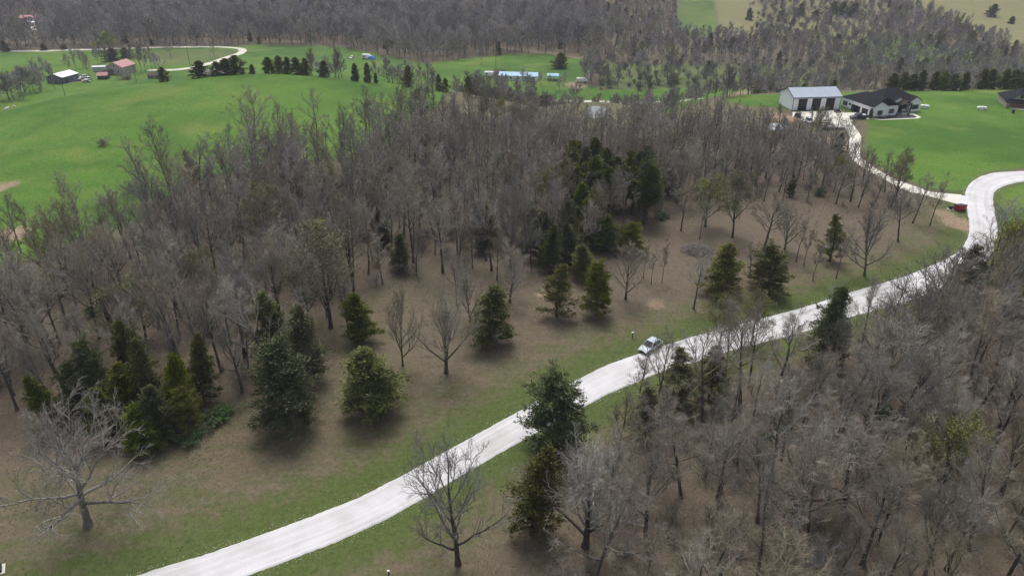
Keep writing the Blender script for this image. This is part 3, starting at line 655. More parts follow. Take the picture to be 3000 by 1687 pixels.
# --- cedar row on the crest and in the valley
for (u, y, h, hw) in ((481, 300, 5.2, 20), (586, 304, 6.0, 24), (637, 305, 5.2, 22), (695, 306, 7.0, 30), (668, 309, 6, 22), (741, 306, 3.6, 13), (788, 306, 6.0, 19), (818, 307, 6.4, 18), (845, 306, 6.2, 18), (872, 305, 6.3, 18), (897, 304, 6.2, 19), (950, 302, 6, 18), (1043, 292, 6.4, 17), (1079, 290, 7.0, 16), (1101, 289, 3.6, 9), (1196, 280, 7.5, 19), (1285, 272, 6, 14), (1305, 272, 5, 14), (1371, 276, 7, 18)):
    p = CREST(u, 5); plant(FARCED[int(u) % 2], p, h, width_m(p, hw), None, CE, 'dark round cedar in the row along the crest of the green hill' if u > 500 else 'round dark cedar beside the farm drive at the hill crest', 'tree', 'cedars along the hill crest' if u > 500 else None)
for (u, v, tv, hw) in ((1440, 272, 222, 22), (1478, 282, 232, 22), (1415, 285, 238, 20), (1520, 290, 245, 22), (1600, 290, 250, 18), (1395, 292, 250, 18), (1560, 286, 244, 18), (1590, 300, 262, 20), (1640, 292, 262, 17)):
    p = AT(u, 300+rg.uniform(-8, 8)); plant((FARCED+CED)[rg.randrange(6)], p, rg.uniform(6, 9), width_m(p, hw*1.5), None, CE, 'shaggy olive cedar in the thicket below the long blue roof', 'tree', 'cedars below the blue roof')
for (u, v, tv, hw, lab) in ((1640, 200, 154, 24, 'large dark cedar alone on the mown valley lawn, right of the blue roof'), (2708, 206, 170, 17, 'dark cedar standing alone in the green scrub behind the charcoal-roofed house'), (2448, 146, 100, 16, 'dark cedar on the scrub slope above the barn, beside the thin path'), (2330, 118, 84, 10, 'small narrow cedar on the scrub slope above the grey metal barn'),
    (2345, 46, 10, 19, 'large round cedar on the far slope, between two smaller cedars'), (2388, 55, 30, 14, 'small round cedar on the far slope'), (2289, 64, 30, 20, 'bushy cedar on the far slope, left of the largest round one'), (2194, 58, 24, 11, 'leftmost cedar on the far tan slope beside the green strip'), (2427, 72, 44, 16, 'low bushy cedar beside the thin path on the far slope'), (2904, 50, 12, 15, 'dark cedar in the pale field at the upper right corner'), (2963, 70, 48, 13, 'small round cedar alone in the pale field at the upper right'), (2440, 40, 5, 18, 'dark cedar at the left of the far cedar clump'), (2465, 50, 6, 20, 'dark cedar in front of the far cedar clump'), (2500, 48, 8, 22, 'wide dark cedar at the right of the far cedar clump'),
    (17, 152, 120, 16, 'dark cedar at the left end of the far valley road'), (130, 148, 128, 11, 'round cedar beside the far valley road, left of the smaller one'), (188, 146, 130, 9, 'small round cedar beside the far valley road'), (2040, 262, 238, 12, 'cedar beside the valley road right of the pond'), (1972, 245, 215, 20, 'bushy olive cedar in the scrub right of the pond'), (1875, 232, 212, 10, 'small dark cedar in the green scrub above the pond'), (330, 178, 142, 22, 'dark evergreen behind the red-roofed farmhouse'), (372, 170, 140, 18, 'dark evergreen right behind the red farmhouse roof')):
    p = G(u, v); plant(FARCED[int(u) % 2], p, max(2.5, top_h(p, tv)), width_m(p, hw), None, CE, lab, 'tree')
for k in range(15):
    u = 2612+k*29+rg.uniform(-6, 6); p = AT(u, 283+rg.uniform(-2, 2))
    plant(FARCED[k % 2] if k != 8 else BRUSH[0], p, rg.uniform(6.2, 8.2), rg.uniform(2.6, 3.4), None, CE, 'dark cedar in the hedge row behind the green lawn at the right', 'tree', 'cedar hedge row behind the lawn')

# --- bare trees that can be told apart
place(DEADT, 258, 1538, 1150, 285, 'large pale dead tree with wide crooked branches and a thick grey trunk', 'dead_tree', yaw=.6)
place(OPENT[0], 1342, 1652, 1285, 172, 'bare tree with a dark trunk standing alone between the road and the bottom edge', BT, yaw=2.0)
place(VASE[0], 1307, 1092, 828, 105, 'large bare tree forking low into many pale limbs, in the middle of the clearing', BT, yaw=.3)
place(OPENT[1], 1180, 1070, 826, 62, 'bare tree with a bent trunk, left of the large forked tree', BT)
place(OPENT[2], 1493, 886, 700, 72, 'bare tree with pale spreading crown behind the bright green cedar', BT)
place(OPENT[0], 1833, 876, 694, 76, 'bare round-crowned tree right of the pair of cedars in the clearing', BT)
place(VASE[1], 1378, 944, 765, 55, 'bare tree split into leaning dark stems behind the large forked tree', BT, tilt=(0, .12))
place(UP[0], 1340, 898, 712, 48, 'straight bare tree behind the large forked tree', BT)
place(UP[1], 1456, 820, 660, 40, 'slim bare tree at the woods edge above the bright green cedar', BT)
place(UP[2], 1555, 793, 640, 40, 'dark slim bare tree among cedars at the woods edge', BT)
for u, v, tv, n_ in ((1885, 812, 700, 'leftmost'), (1908, 832, 715, 'middle'), (1939, 828, 695, 'rightmost')):
    place(THIN[u % 2], u, v, tv, 16, n_+' of three thin bare saplings left of the brush pile', BT)
place(THIN[0], 1023, 982, 790, 28, 'thin dark sapling leaning at the left edge of the clearing', BT, tilt=(0, -.05))
place(UP[3], 1008, 902, 690, 45, 'straight dark bare tree at the woods edge left of the clearing', BT)
place(OPENT[1], 2532, 808, 598, 72, 'large bare tree with a leaning dark trunk near the right road bend', BT, tilt=(0, .10))
for (pr, u, v, tv, hw, lab) in ((BUDT[0], 2146, 696, 488, 64, 'round yellow green budding tree in the right part of the clearing'), (BUDT[1], 2066, 664, 500, 52, 'yellow green budding tree left of the round budding one'), (THIN[0], 2050, 700, 560, 24, 'forked slim tree beside the brush pile'), (UP[1], 1995, 677, 520, 40, 'dark leaning tree at the left of the budding trees'),
    (UP[2], 2237, 735, 570, 62, 'grey bare tree with a broad crown in the right clearing'), (VASE[0], 2299, 731, 585, 55, 'bare tree with a leaning forked trunk in the right clearing'), (THIN[1], 2332, 766, 610, 22, 'slim dark tree right of the leaning forked tree'), (THIN[0], 2355, 779, 640, 18, 'slim V-shaped tree in the right clearing'),
    (THIN[1], 2382, 824, 690, 20, 'slim paired tree nearest the road in the right clearing'), (THIN[0], 2450, 816, 650, 22, 'two-stemmed slim tree below the green-topped tree'), (CEDOPEN, 2431, 766, 630, 40, 'sparse green cedar among bare trees in the right clearing'), (UP[0], 2538, 742, 585, 44, 'dark bare tree behind the large leaning one near the bend'), (UP[4], 2631, 709, 545, 50, 'bare tree with upright branches near the road bend'), (UP[3], 2673, 653, 500, 42, 'bare tree beside the concrete driveway'), (THIN[1], 2724, 661, 500, 24, 'dark slim leaning tree nearest the red dumpster'),
    (THIN[0], 2194, 812, 680, 26, 'slim bare tree left of the dense dark cedar'), (UP[2], 2031, 905, 735, 45, 'bare tree with grey stems left of the greyish cedar'), (BUDT[0], 2105, 1035, 850, 56, 'yellow green budding tree at the road edge below the brush pile'), (BUDT[1], 2200, 1010, 850, 48, 'budding tree at the road edge right of the first budding one'), (UP[0], 2869, 1014, 745, 60, 'bare tree with a bent black trunk near the right edge'), (UP[4], 745, 476, 250, 75, 'big leaning bare tree at the edge of the green field'), (UP[1], 270, 772, 482, 48, 'tall bare tree with paired stems against the green field'), (UP[3], 500, 560, 330, 50, 'upright bare tree before the green field, left of the big leaning one'), (CEDOPEN, 575, 560, 440, 26, 'brownish thin cedar at the edge of the green field'), (BUDT[1], 1725, 520, 430, 22, 'bright yellow green tree just above the dark cedar grove'), (BUDT[0], 1085, 415, 290, 26, 'yellowish budding tree before the green hill, left of centre'),
    (BUDT[0], 1405, 590, 500, 28, 'yellowish budding tree in the middle of the woods')):
    place(pr, u, v, tv, hw, lab, CE if pr is CEDOPEN else BT)
for (pr, u, v, tv, hw, lab) in ((UP[2], 62, 742, 560, 34, 'bare tree left of the tan patch at the field edge, left picture edge'), (THIN[0], 118, 770, 560, 26, 'slim leaning bare tree at the left field edge'), (UP[0], 175, 800, 600, 40, 'bare tree left of the tall paired-stem tree at the field edge'), (UP[4], 345, 745, 560, 42, 'bare tree right of the tall paired-stem tree at the field edge'), (THIN[1], 20, 800, 590, 26, 'slim bare tree at the left picture edge below the field'), (UP[1], 440, 660, 500, 42, 'bare tree below the wide thicket at the field edge'), (UP[3], 560, 600, 420, 45, 'bare tree in front of the brownish cedar at the field edge'),
    (UP[0], 2120, 1130, 872, 56, 'tall bare tree across the road, left of the budding trees on the verge'), (UP[2], 2195, 1122, 890, 50, 'bare tree across the road between the two budding trees'), (THIN[0], 2300, 1078, 868, 36, 'slim bare tree across the road left of the grey green cedar'), (UP[4], 2520, 1035, 800, 56, 'bare tree across the road right of the grey green cedar'), (UP[1], 2600, 1012, 792, 56, 'second bare tree across the road right of the grey green cedar'), (THIN[1], 2672, 985, 790, 40, 'slim bare tree across the road before the bend'), (UP[3], 2745, 965, 765, 52, 'bare tree across the road left of the thin yellowish cedar')):
    place(pr, u, v, tv, hw, lab, BT)
# --- trees round the farm and in the valley
for (pr, u, y, h, hw, lab) in ((BRIGHTT, 322, 488, 12.5, 30, 'round bright yellow green tree beside the far valley road'), (FARBUD[0], 105, 395, 12, 22, 'orange-tinged budding tree behind the white-roofed farm barn'), (FARBUD[0], 405, 470, 16, 26, 'brownish budding tree behind the red-roofed farmhouse'), (FARBUD[1], 628, 470, 10, 12, 'small pale green tree inside the loop of the valley road'),
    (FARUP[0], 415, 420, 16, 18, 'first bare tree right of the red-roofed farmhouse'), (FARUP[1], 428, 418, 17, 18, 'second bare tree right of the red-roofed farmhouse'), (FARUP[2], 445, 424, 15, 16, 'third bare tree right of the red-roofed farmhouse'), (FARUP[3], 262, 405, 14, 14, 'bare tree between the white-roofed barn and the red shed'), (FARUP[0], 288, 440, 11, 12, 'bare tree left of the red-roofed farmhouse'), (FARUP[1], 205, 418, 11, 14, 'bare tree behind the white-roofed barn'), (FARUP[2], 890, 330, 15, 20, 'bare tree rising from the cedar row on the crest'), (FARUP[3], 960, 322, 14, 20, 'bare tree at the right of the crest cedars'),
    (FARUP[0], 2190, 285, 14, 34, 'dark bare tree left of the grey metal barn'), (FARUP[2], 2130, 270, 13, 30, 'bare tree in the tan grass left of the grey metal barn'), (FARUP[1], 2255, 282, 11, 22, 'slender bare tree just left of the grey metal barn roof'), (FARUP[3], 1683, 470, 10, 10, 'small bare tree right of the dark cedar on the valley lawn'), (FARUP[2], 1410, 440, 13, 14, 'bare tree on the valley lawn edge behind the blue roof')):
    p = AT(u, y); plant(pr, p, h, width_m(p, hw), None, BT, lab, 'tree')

for k, (u, v) in enumerate([(930, 405), (1010, 430), (1070, 405), (860, 445)]):
    p = G(u, v); plant(MIDUP[k], p, (15, 13, 16, 12)[k], None, None, BT, ('tall bare tree standing clear of the woods on the green hill foot, left of centre', 'bare tree beside the yellowish budding tree at the hill foot', 'tall slender bare tree rising against the green hill', 'bare tree at the green hill foot right of the big leaning one')[k], 'tree')
# --- woods: every tree gets a spot, nearest ones become single trees, the rest one mass
rs = np.random.default_rng(77)
def scatter(poly, spacing, jitter_try, bounds, test=None):
    x0, x1, y0, y1 = bounds; n = int((x1-x0)*(y1-y0)/(spacing**2)*jitter_try)
    C = rs.uniform((x0, y0), (x1, y1), (n, 2))
    keep = sdpoly(C[:, 0], C[:, 1], poly) < 0 if poly is not None else np.ones(n, bool)
    C = C[keep]
    if test is not None: C = C[test(C[:, 0], C[:, 1])]
    cell = {}; out = []; s2 = spacing**2
    for (px_, py_) in PLACED: cell.setdefault((int(px_//spacing), int(py_//spacing)), []).append((px_, py_))
    for x, y in C:
        i, j = int(x//spacing), int(y//spacing)
        if all((a-x)**2+(b-y)**2 >= s2 for di in (-1, 0, 1) for dj in (-1, 0, 1) for a, b in cell.get((i+di, j+dj), ())):
            cell.setdefault((i, j), []).append((x, y)); out.append((x, y))
    return np.array(out)
def off_road(x, y):
    u, v = proj(x, y, zt(x, y)); return (sdpoly(x, y, road_poly) > 2.0) & ~((u > 1800) & (u < 1985) & (v < 1330) & (v > 1000)) & ~((u > 1500) & (u < 1760) & (v > 1150) & (v < 1440))
def open_view(x, y):                                  # keeps the buildings, drive and pond in sight as in the photo
    u, v = proj(x, y, zt(x, y)); return ~((u > 2275) & (u < 2760) & (v < 372)) & (np.hypot((x-POND.x)/1.3, (y-POND.y)) > 12) & ~((u > 1670) & (u < 1905) & (v > 590) & (v < 665))
W1 = scatter(woods_poly, 3.6, 5, (-170, 130, 75, 262), lambda x, y: off_road(x, y) & open_view(x, y))
W2 = scatter(woods2_poly, 3.7, 5, (-5, 165, 18, 140), off_road)
allp = [(x, y, 1) for x, y in W1]+[(x, y, 2) for x, y in W2]
recs = []
for x, y, w in allp:
    z = float(zt(x, y)); u, v = proj(x, y, z); h = rs.uniform(10, 18.5) if w == 1 else rs.uniform(9.5, 16.5)
    if w == 1: h *= 1-.34*float(sm(150, 225, y)*sm(-50, -10, x))
    if w == 1 and x > 40: h *= .9
    k = rs.uniform(); kind = 'up'
    if k < .10: kind = 'thin'
    elif k < .16: kind = 'open'
    elif k < .205: kind = 'bud'
    elif k < .22 and y > 120: kind = 'ced'
    if kind == 'ced': h *= .55
    pr = {'up': MIDUP if y > 135 else UP, 'thin': THIN, 'open': OPENT+VASE, 'bud': BUDT, 'ced': CED}[kind]; i = int(rs.integers(len(pr)))
    _, vt = proj(x, y, z+h); inview = -60 < u < 3060 and v < 1800 and v > 0
    recs.append(dict(x=x, y=y, z=z, u=u, v=v, h=h, kind=kind, pr=pr[i], w=w, size=(v-vt) if inview else 0, tilt=(rs.normal()*.045, rs.normal()*.045), yaw=rs.uniform(0, 6.28), wide=rs.uniform(.85, 1.2)*(1.12 if w == 2 else 1)))
recs.sort(key=lambda r: -r['size'])
LAB = {(1, 'up'): 'bare grey tree in the main woods above the clearing', (2, 'up'): 'bare grey tree in the woods below the white gravel road', (1, 'thin'): 'thin bare sapling in the main woods above the clearing', (2, 'thin'): 'thin bare sapling in the woods below the white gravel road',
       (1, 'open'): 'bare broad-crowned tree in the main woods above the clearing', (2, 'open'): 'bare broad-crowned tree in the woods below the white gravel road', (1, 'bud'): 'budding yellow green tree in the main woods', (2, 'bud'): 'budding olive tree in the woods below the white gravel road', (1, 'ced'): 'small cedar among bare trees in the main woods', (2, 'ced'): 'small cedar among bare trees in the woods below the white gravel road'}
REST = {'bare': [], 'budding': [], 'cedar': []}
n_bare = 0
for r in recs:
    fam = 'bare' if r['kind'] in ('up', 'thin', 'open') else ('budding' if r['kind'] == 'bud' else 'cedar')
    single = r['size'] > 0 and (n_bare < 140 if fam == 'bare' else True)
    if single:
        if fam == 'bare': n_bare += 1
        lab = LAB[(r['w'], r['kind'])]
        if fam == 'bare':
            u, v = r['u'], r['v']; what = {'up': 'bare grey tree', 'thin': 'thin bare sapling', 'open': 'broad-crowned bare tree'}[r['kind']]
            if r['w'] == 1:
                where = ('behind the left cedar clump' if u < 330 else 'above the left cedar clump' if u < 640 else 'behind the widest cedar' if u < 900 else 'left of the large forked tree' if u < 1200 else 'above the large forked tree' if u < 1500 else 'around the middle cedar cluster' if u < 1960 else 'behind the right clearing' if u < 2350 else 'beside the concrete driveway')
                lab = '%s in the main woods, %s%s' % (what, where, ', front' if v > 1000 or (u > 900 and v > 820) else ', deeper')
            else:
                where = ('beside the large roadside cedar' if u < 1800 else 'below the silver car' if u < 2150 else 'below the grey green cedar' if u < 2500 else 'near the right edge')
                lab = '%s in the lower right woods, %s%s' % (what, where, ', roadside' if v < 1230 else ', bottom' if v > 1480 else ', mid depth')
        o = plant(r['pr'], (r['x'], r['y'], r['z']), r['h'], r['pr']['R']*r['h']/r['pr']['h']*r['wide'], r['yaw'], CE if fam == 'cedar' else BT, lab, 'tree', lab.replace('bare trees', 'bare tree').replace('tree', 'trees').replace('sapling', 'saplings').replace('small cedar', 'small cedars'), r['tilt'])
    else: REST[fam].append(r)

def mass(name, pts, protos, label, cat):
    """one object standing for a wood nobody could count: pts = (x, y, z, rx, ry, rz, sx, sz, index)"""
    a = np.array(pts, float); me = bpy.data.meshes.new(name); me.vertices.add(len(a)); me.vertices.foreach_set('co', a[:, :3].astype(np.float32).ravel())
    me.attributes.new('turn', 'FLOAT_VECTOR', 'POINT').data.foreach_set('vector', a[:, 3:6].astype(np.float32).ravel())
    me.attributes.new('size', 'FLOAT_VECTOR', 'POINT').data.foreach_set('vector', a[:, [6, 6, 7]].astype(np.float32).ravel())
    me.attributes.new('which', 'INT', 'POINT').data.foreach_set('value', a[:, 8].astype(np.int32)); me.update()
    o = tag(link(name, me), label, cat, kind='stuff')
    g = bpy.data.node_groups.new(name, 'GeometryNodeTree'); g.interface.new_socket('Geometry', in_out='INPUT', socket_type='NodeSocketGeometry'); g.interface.new_socket('Geometry', in_out='OUTPUT', socket_type='NodeSocketGeometry')
    n, l = g.nodes, g.links; gi = n.new('NodeGroupInput'); go = n.new('NodeGroupOutput'); iop = n.new('GeometryNodeInstanceOnPoints'); allj = n.new('GeometryNodeJoinGeometry')
    for pr in protos:
        j = n.new('GeometryNodeJoinGeometry')
        for ob in pr['objs']:
            oi = n.new('GeometryNodeObjectInfo'); oi.transform_space = 'ORIGINAL'; oi.inputs['Object'].default_value = ob; l.new(oi.outputs['Geometry'], j.inputs[0])
        gi2 = n.new('GeometryNodeGeometryToInstance'); l.new(j.outputs[0], gi2.inputs[0]); l.new(gi2.outputs[0], allj.inputs[0])
    def na(nm, t):
        x = n.new('GeometryNodeInputNamedAttribute'); x.data_type = t; x.inputs['Name'].default_value = nm; return x.outputs[0]
    e = n.new('FunctionNodeEulerToRotation'); l.new(na('turn', 'FLOAT_VECTOR'), e.inputs[0])
    l.new(gi.outputs[0], iop.inputs['Points']); l.new(allj.outputs[0], iop.inputs['Instance']); iop.inputs['Pick Instance'].default_value = True
    l.new(na('which', 'INT'), iop.inputs['Instance Index']); l.new(e.outputs[0], iop.inputs['Rotation']); l.new(na('size', 'FLOAT_VECTOR'), iop.inputs['Scale'])
    l.new(iop.outputs[0], go.inputs[0])
    o.modifiers.new('trees', 'NODES').node_group = g; return o
def rest_pts(L, protos):
    ok = [p for p in protos if p['objs']]
    out = []
    for r in L:
        i = ok.index(r['pr']) if r['pr'] in ok else int(rs.integers(len(ok))); s = r['h']/ok[i]['h']
        i_rev = len(ok)-1-i
        out.append((r['x'], r['y'], r['z'], *r['tilt'], r['yaw'], s*r['wide'], s, i_rev))
    return out, ok
for fam, PR, nm, lab in (('bare', UP+MIDUP+THIN+OPENT+VASE, 'bare_woods', 'mass of bare grey trees filling the main woods'), ('budding', BUDT, 'budding_woods', 'budding trees scattered through the woods'), ('cedar', CED, 'cedar_woods', 'small cedars scattered deep in the woods')):
    if REST[fam]:
        pts, ok = rest_pts(REST[fam], PR); mass(nm, pts, ok, lab, 'woods')
print('individual bare', n_bare, 'rest', {k: len(v) for k, v in REST.items()})

# undergrowth
plant(BRUSH[0], G(390, 560), 4.0, width_m(G(390, 560), 55), None, 'bare_shrub', 'wide bare brown thicket at the edge of the green field', 'shrub')
plant(BRUSH[1], G(305, 598), 3.0, width_m(G(305, 598), 45), None, 'bare_shrub', 'low bare thicket below the wide one at the field edge', 'shrub')
plant(FARBRUSH, G(308, 424), 2.6, width_m(G(308, 424), 27), None, 'round_bush', 'dark round bush alone in the middle of the green field', 'shrub')
for u, v in ((650, 1222), (560, 1292), (1940, 640), (625, 1240)):
    p = G(u, v); plant(GREENB[u % 2], p, 1.7, 1.9, None, 'green_shrub', {650: 'bright green bush at the foot of the woods left of the widest cedar', 560: 'bright green bush at the woods corner beside the lawn', 1940: 'low green bush below the tall cedar grove', 625: 'smaller green bush next to the bright one at the woods edge'}[u], 'shrub')
plant(FARBRUSH, AT(375, 398), 3.2, 5.5, None, 'bare_shrub', 'wide grey green hedge bush in front of the red-roofed farmhouse', 'shrub')
U1 = scatter(woods_poly, 3.6, 3, (-170, 130, 75, 262), lambda x, y: off_road(x, y) & open_view(x, y)); U2 = scatter(woods2_poly, 2.7, 3, (-5, 165, 18, 140), off_road)
pts = []
for x, y in list(U1)+list(U2):
    s = rs.uniform(.6, 1.5); pts.append((x, y, float(zt(x, y)), 0, 0, rs.uniform(0, 6.28), s, s*rs.uniform(.8, 1.3), int(rs.choice(4, p=[.44, .44, .06, .06]))))
mass('undergrowth', pts, [GREENB[1], GREENB[0], BRUSH[1], BRUSH[0]], 'bare brush and seedlings under the trees', 'undergrowth')

# far forest: valley edge and hillside
def far_ok(x, y):
    z = zt(x, y); u, v = proj(x, y, z); d = y-np.interp(x, CRX, CRY)
    ok = (d > 70) & (sdpoly(u, v, OPEN1) > 0) & (sdpoly(u, v, OPEN2) > 2) & (sdpoly(u, v, OPEN3) > 0) & (sdpoly(u, v, OPEN4) > 0)
    pr = np.ones(x.shape)
    pr = np.where(sdpoly(u, v, OPEN5) < 0, .07, pr); pr = np.where(sdpoly(u, v, OPENG) < 0, .22, pr); pr = np.where(sdpoly(u, v, OPENM) < 0, .14, pr); pr = np.where((u > 1750) & (pr == 1), .55, pr)
    for rd in ([(-60, 118), (70, 95), (165, 70)], [(225, 47), (400, 31), (450, 18), (540, 4)]):
        pr = np.where((dist_line(u, v-7, np.array(rd, float)) < 13), 0, pr)
    pr = np.where((np.abs(u-75) < 52) & (v > 52) & (v < 128), 0, pr)
    return ok & (rs.uniform(size=x.shape) < pr)
FP = scatter(None, 4.9, 2.4, (-700, 700, 340, 1000), lambda x, y: far_ok(x, y) & (np.abs(x) < .84*y+60))
fb, fc, fg = [], [], []
for x, y in FP:
    z = float(zt(x, y)); u, v = proj(x, y, z); k = rs.uniform(); yaw = rs.uniform(0, 6.28); scrub = u > 1750
    if k < (.08 if scrub else .035): s = rs.uniform(.5, 1.0); fc.append((x, y, z, 0, 0, yaw, s, s, int(rs.integers(2))))
    elif k < (.15 if scrub else .12): s = rs.uniform(.6, 1.1); fg.append((x, y, z, 0, 0, yaw, s, s, int(rs.choice(2, p=[.25, .75]))))
    else:
        s = rs.uniform(.65, 1.3)*(.62 if scrub else 1); fb.append((x, y, z, rs.normal()*.04, rs.normal()*.04, yaw, s*rs.uniform(.9, 1.2), s, int(rs.integers(4))))
for k in range(150):
    u = rs.uniform(1330, 2230); y = float(rs.uniform(268, 335)); p = AT(u, y)
    if np.hypot((p.x-POND.x)/1.3, p.y-POND.y) < 13 or (abs(u-1740) < 45 and y < 300): continue
    s_ = rs.uniform(.35, .62); fb.append((p.x, p.y, p.z, 0, 0, rs.uniform(0, 6.28), s_*1.1, s_, int(rs.integers(4))))
for k in range(26):
    p = AT(rs.uniform(1385, 1660), float(rs.uniform(362, 386))); s_ = rs.uniform(.32, .5); fb.append((p.x, p.y, p.z, 0, 0, rs.uniform(0, 6.28), s_*1.2, s_, int(rs.integers(4))))
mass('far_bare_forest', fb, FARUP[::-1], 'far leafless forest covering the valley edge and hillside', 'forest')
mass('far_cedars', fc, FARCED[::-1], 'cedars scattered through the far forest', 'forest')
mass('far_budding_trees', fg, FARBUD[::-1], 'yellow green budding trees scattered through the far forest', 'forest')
SB = scatter(None, 7, 2, (-60, 420, 330, 900), lambda x, y: (np.abs(x) < .84*y+60) & (y-np.interp(x, CRX, CRY) > 60) & (lambda uv: (sdpoly(uv[0], uv[1], OPENM) < 8) | (sdpoly(uv[0], uv[1], OPEN5) < 8) | (sdpoly(uv[0], uv[1], OPENG) < 8))(proj(x, y, zt(x, y))))
pts = [(x, y, float(zt(x, y)), 0, 0, rs.uniform(0, 6.28), s, s*rs.uniform(.7, 1.2), 0) for (x, y), s in zip(SB, rs.uniform(.5, 1.6, len(SB)))]
mass('far_scrub', pts, [FARBRUSH], 'low grey green scrub on the far slope', 'scrub')
print('far', len(fb), len(fc), len(fg), len(pts))
# the tree line left of the field
for k in range(22):
    u = rg.uniform(-60, 140); p = G(u, 318-.34*max(u, 0)-rg.uniform(0, 26)); plant(FARUP[k % 4], p, rg.uniform(11, 15), rg.uniform(3.5, 4.6), None, BT, 'bare grey tree in the dense row at the left edge of the green hill', 'tree', 'bare trees left of the green hill')
for k in range(22):
    u = rg.uniform(905, 1420); p = CREST(u, rg.uniform(4, 26)); plant(FARUP[k % 4], p, rg.uniform(6, 12), rg.uniform(2.5, 4), None, BT, 'bare tree in the thicket behind the crest of the green hill', 'tree', 'bare trees behind the hill crest')
for k, (u, y) in enumerate([(130, 396), (148, 400), (225, 425), (245, 430), (300, 446), (318, 452), (356, 470), (385, 462), (398, 440), (455, 432), (470, 420), (160, 372), (120, 366), (500, 470), (90, 380), (60, 385), (35, 380)]):
    p = AT(u, y); plant(FARUP[k % 4], p, rg.uniform(8, 14), rg.uniform(2.6, 4), None, BT, 'bare tree among the farm buildings in the valley', 'tree', 'bare trees around the farm')
# field-edge trees on the hill, above the main woods
for k, (u, v) in enumerate([(1130, 400), (1180, 380), (1230, 350), (1270, 320), (960, 450), (620, 520), (680, 490), (820, 450), (1100, 430), (430, 590), (900, 470), (1040, 455)]):
    p = G(u, v); plant((MIDUP+THIN)[k % 6], p, rg.uniform(11, 16), None, None, BT, 'bare tree in the loose row between the green hill and the woods', 'tree', 'bare trees along the foot of the green hill')

# ------------------------------------------------------------------ buildings
def gable_roof(name, m, par, L, W, h, rise, over=.45, th=.16, axis='x', x0=0, y0=0, ridge=None):
    """ridge along x over a footprint L x W standing at (x0, y0); one chevron-shaped slab with a ridge cap"""
    c = W/2; k = rise/c
    prof = [(y0-over, h-over*k), (y0+c, h+rise), (y0+W+over, h-over*k), (y0+W+over, h-over*k+th), (y0+c, h+rise+th), (y0-over, h-over*k+th)]
    r = MB().prism(prof, x0-over, x0+L+over, axis).build(name, m, par)
    MB().prism([(y0+c-.22, h+rise+th-.22*k-.01), (y0+c, h+rise+th-.01), (y0+c+.22, h+rise+th-.22*k-.01), (y0+c, h+rise+th+.05)], x0-over, x0+L+over, axis).build('ridge_cap', ridge or m, r)
    return r
def gable_walls(name, m, par, L, W, h, rise, x0=0, y0=0, axis='x', base=-.3):
    c = W/2
    return MB().prism([(y0, base), (y0+W, base), (y0+W, h), (y0+c, h+rise-.02), (y0, h)], x0, x0+L, axis).build(name, m, par)
def hip_roof(name, m, par, x0, x1, y0, y1, h, rise, over=.45, ridge_axis='x', th=.14, front_gable=False):
    x0 -= over; x1 += over; y0 -= over; y1 += over
    if ridge_axis == 'x':
        c = (y0+y1)/2; k = (y1-y0)/2; A, B = (x0+k, c), (x1-k, c)
    else:
        c = (x0+x1)/2; k = (x1-x0)/2; A, B = (c, y0 if front_gable else y0+k), (c, y1-k)
    e = h-over*rise/((y1-y0)/2 if ridge_axis == 'x' else (x1-x0)/2)
    v = [(x0, y0, e), (x1, y0, e), (x1, y1, e), (x0, y1, e), (x0, y0, e+th), (x1, y0, e+th), (x1, y1, e+th), (x0, y1, e+th), (*A, h+rise+th), (*B, h+rise+th)]
    f = [(3, 2, 1, 0), (0, 1, 5, 4), (1, 2, 6, 5), (2, 3, 7, 6), (3, 0, 4, 7)]
    f += [(4, 5, 9, 8), (5, 6, 9), (6, 7, 8, 9), (7, 4, 8)] if ridge_axis == 'x' else [(4, 5, 8), (5, 6, 9, 8), (6, 7, 9), (7, 4, 8, 9)]
    return MB().add(v, f).build(name, m, par)
def window(par, x, y, z, w, h, face='-y', frame=None, shutters=None, name='window'):
    """glass pane with a frame ring and optional shutters; face is the outward direction"""
    fr = frame or M_TRIM; d = .05
    def bx(mb, a0, a1, z0, z1, t0, t1):
        if face == '-y': mb.box(x+a0, x+a1, y-t1, y-t0, z+z0, z+z1)
        elif face == '+y': mb.box(x+a0, x+a1, y+t0, y+t1, z+z0, z+z1)
        elif face == '-x': mb.box(x-t1, x-t0, y+a0, y+a1, z+z0, z+z1)
        else: mb.box(x+t0, x+t1, y+a0, y+a1, z+z0, z+z1)
        return mb
    g = bx(MB(), -w/2, w/2, 0, h, .004, .03).build(name, M_GLASS, par)
    f = MB(); t = .09
    bx(f, -w/2-t, w/2+t, -t, -.002, .003, d); bx(f, -w/2-t, w/2+t, h+.002, h+t, .003, d); bx(f, -w/2-t, -w/2-.002, 0, h, .003, d); bx(f, w/2+.002, w/2+t, 0, h, .003, d)
    f.build('frame', fr, g)
    if shutters:
        for s in (-1, 1):
            c = s*(w/2+t+.24); bx(MB(), c-.22, c+.22, -.05, h+.05, .003, .06).build('shutter', shutters, g)
    return g

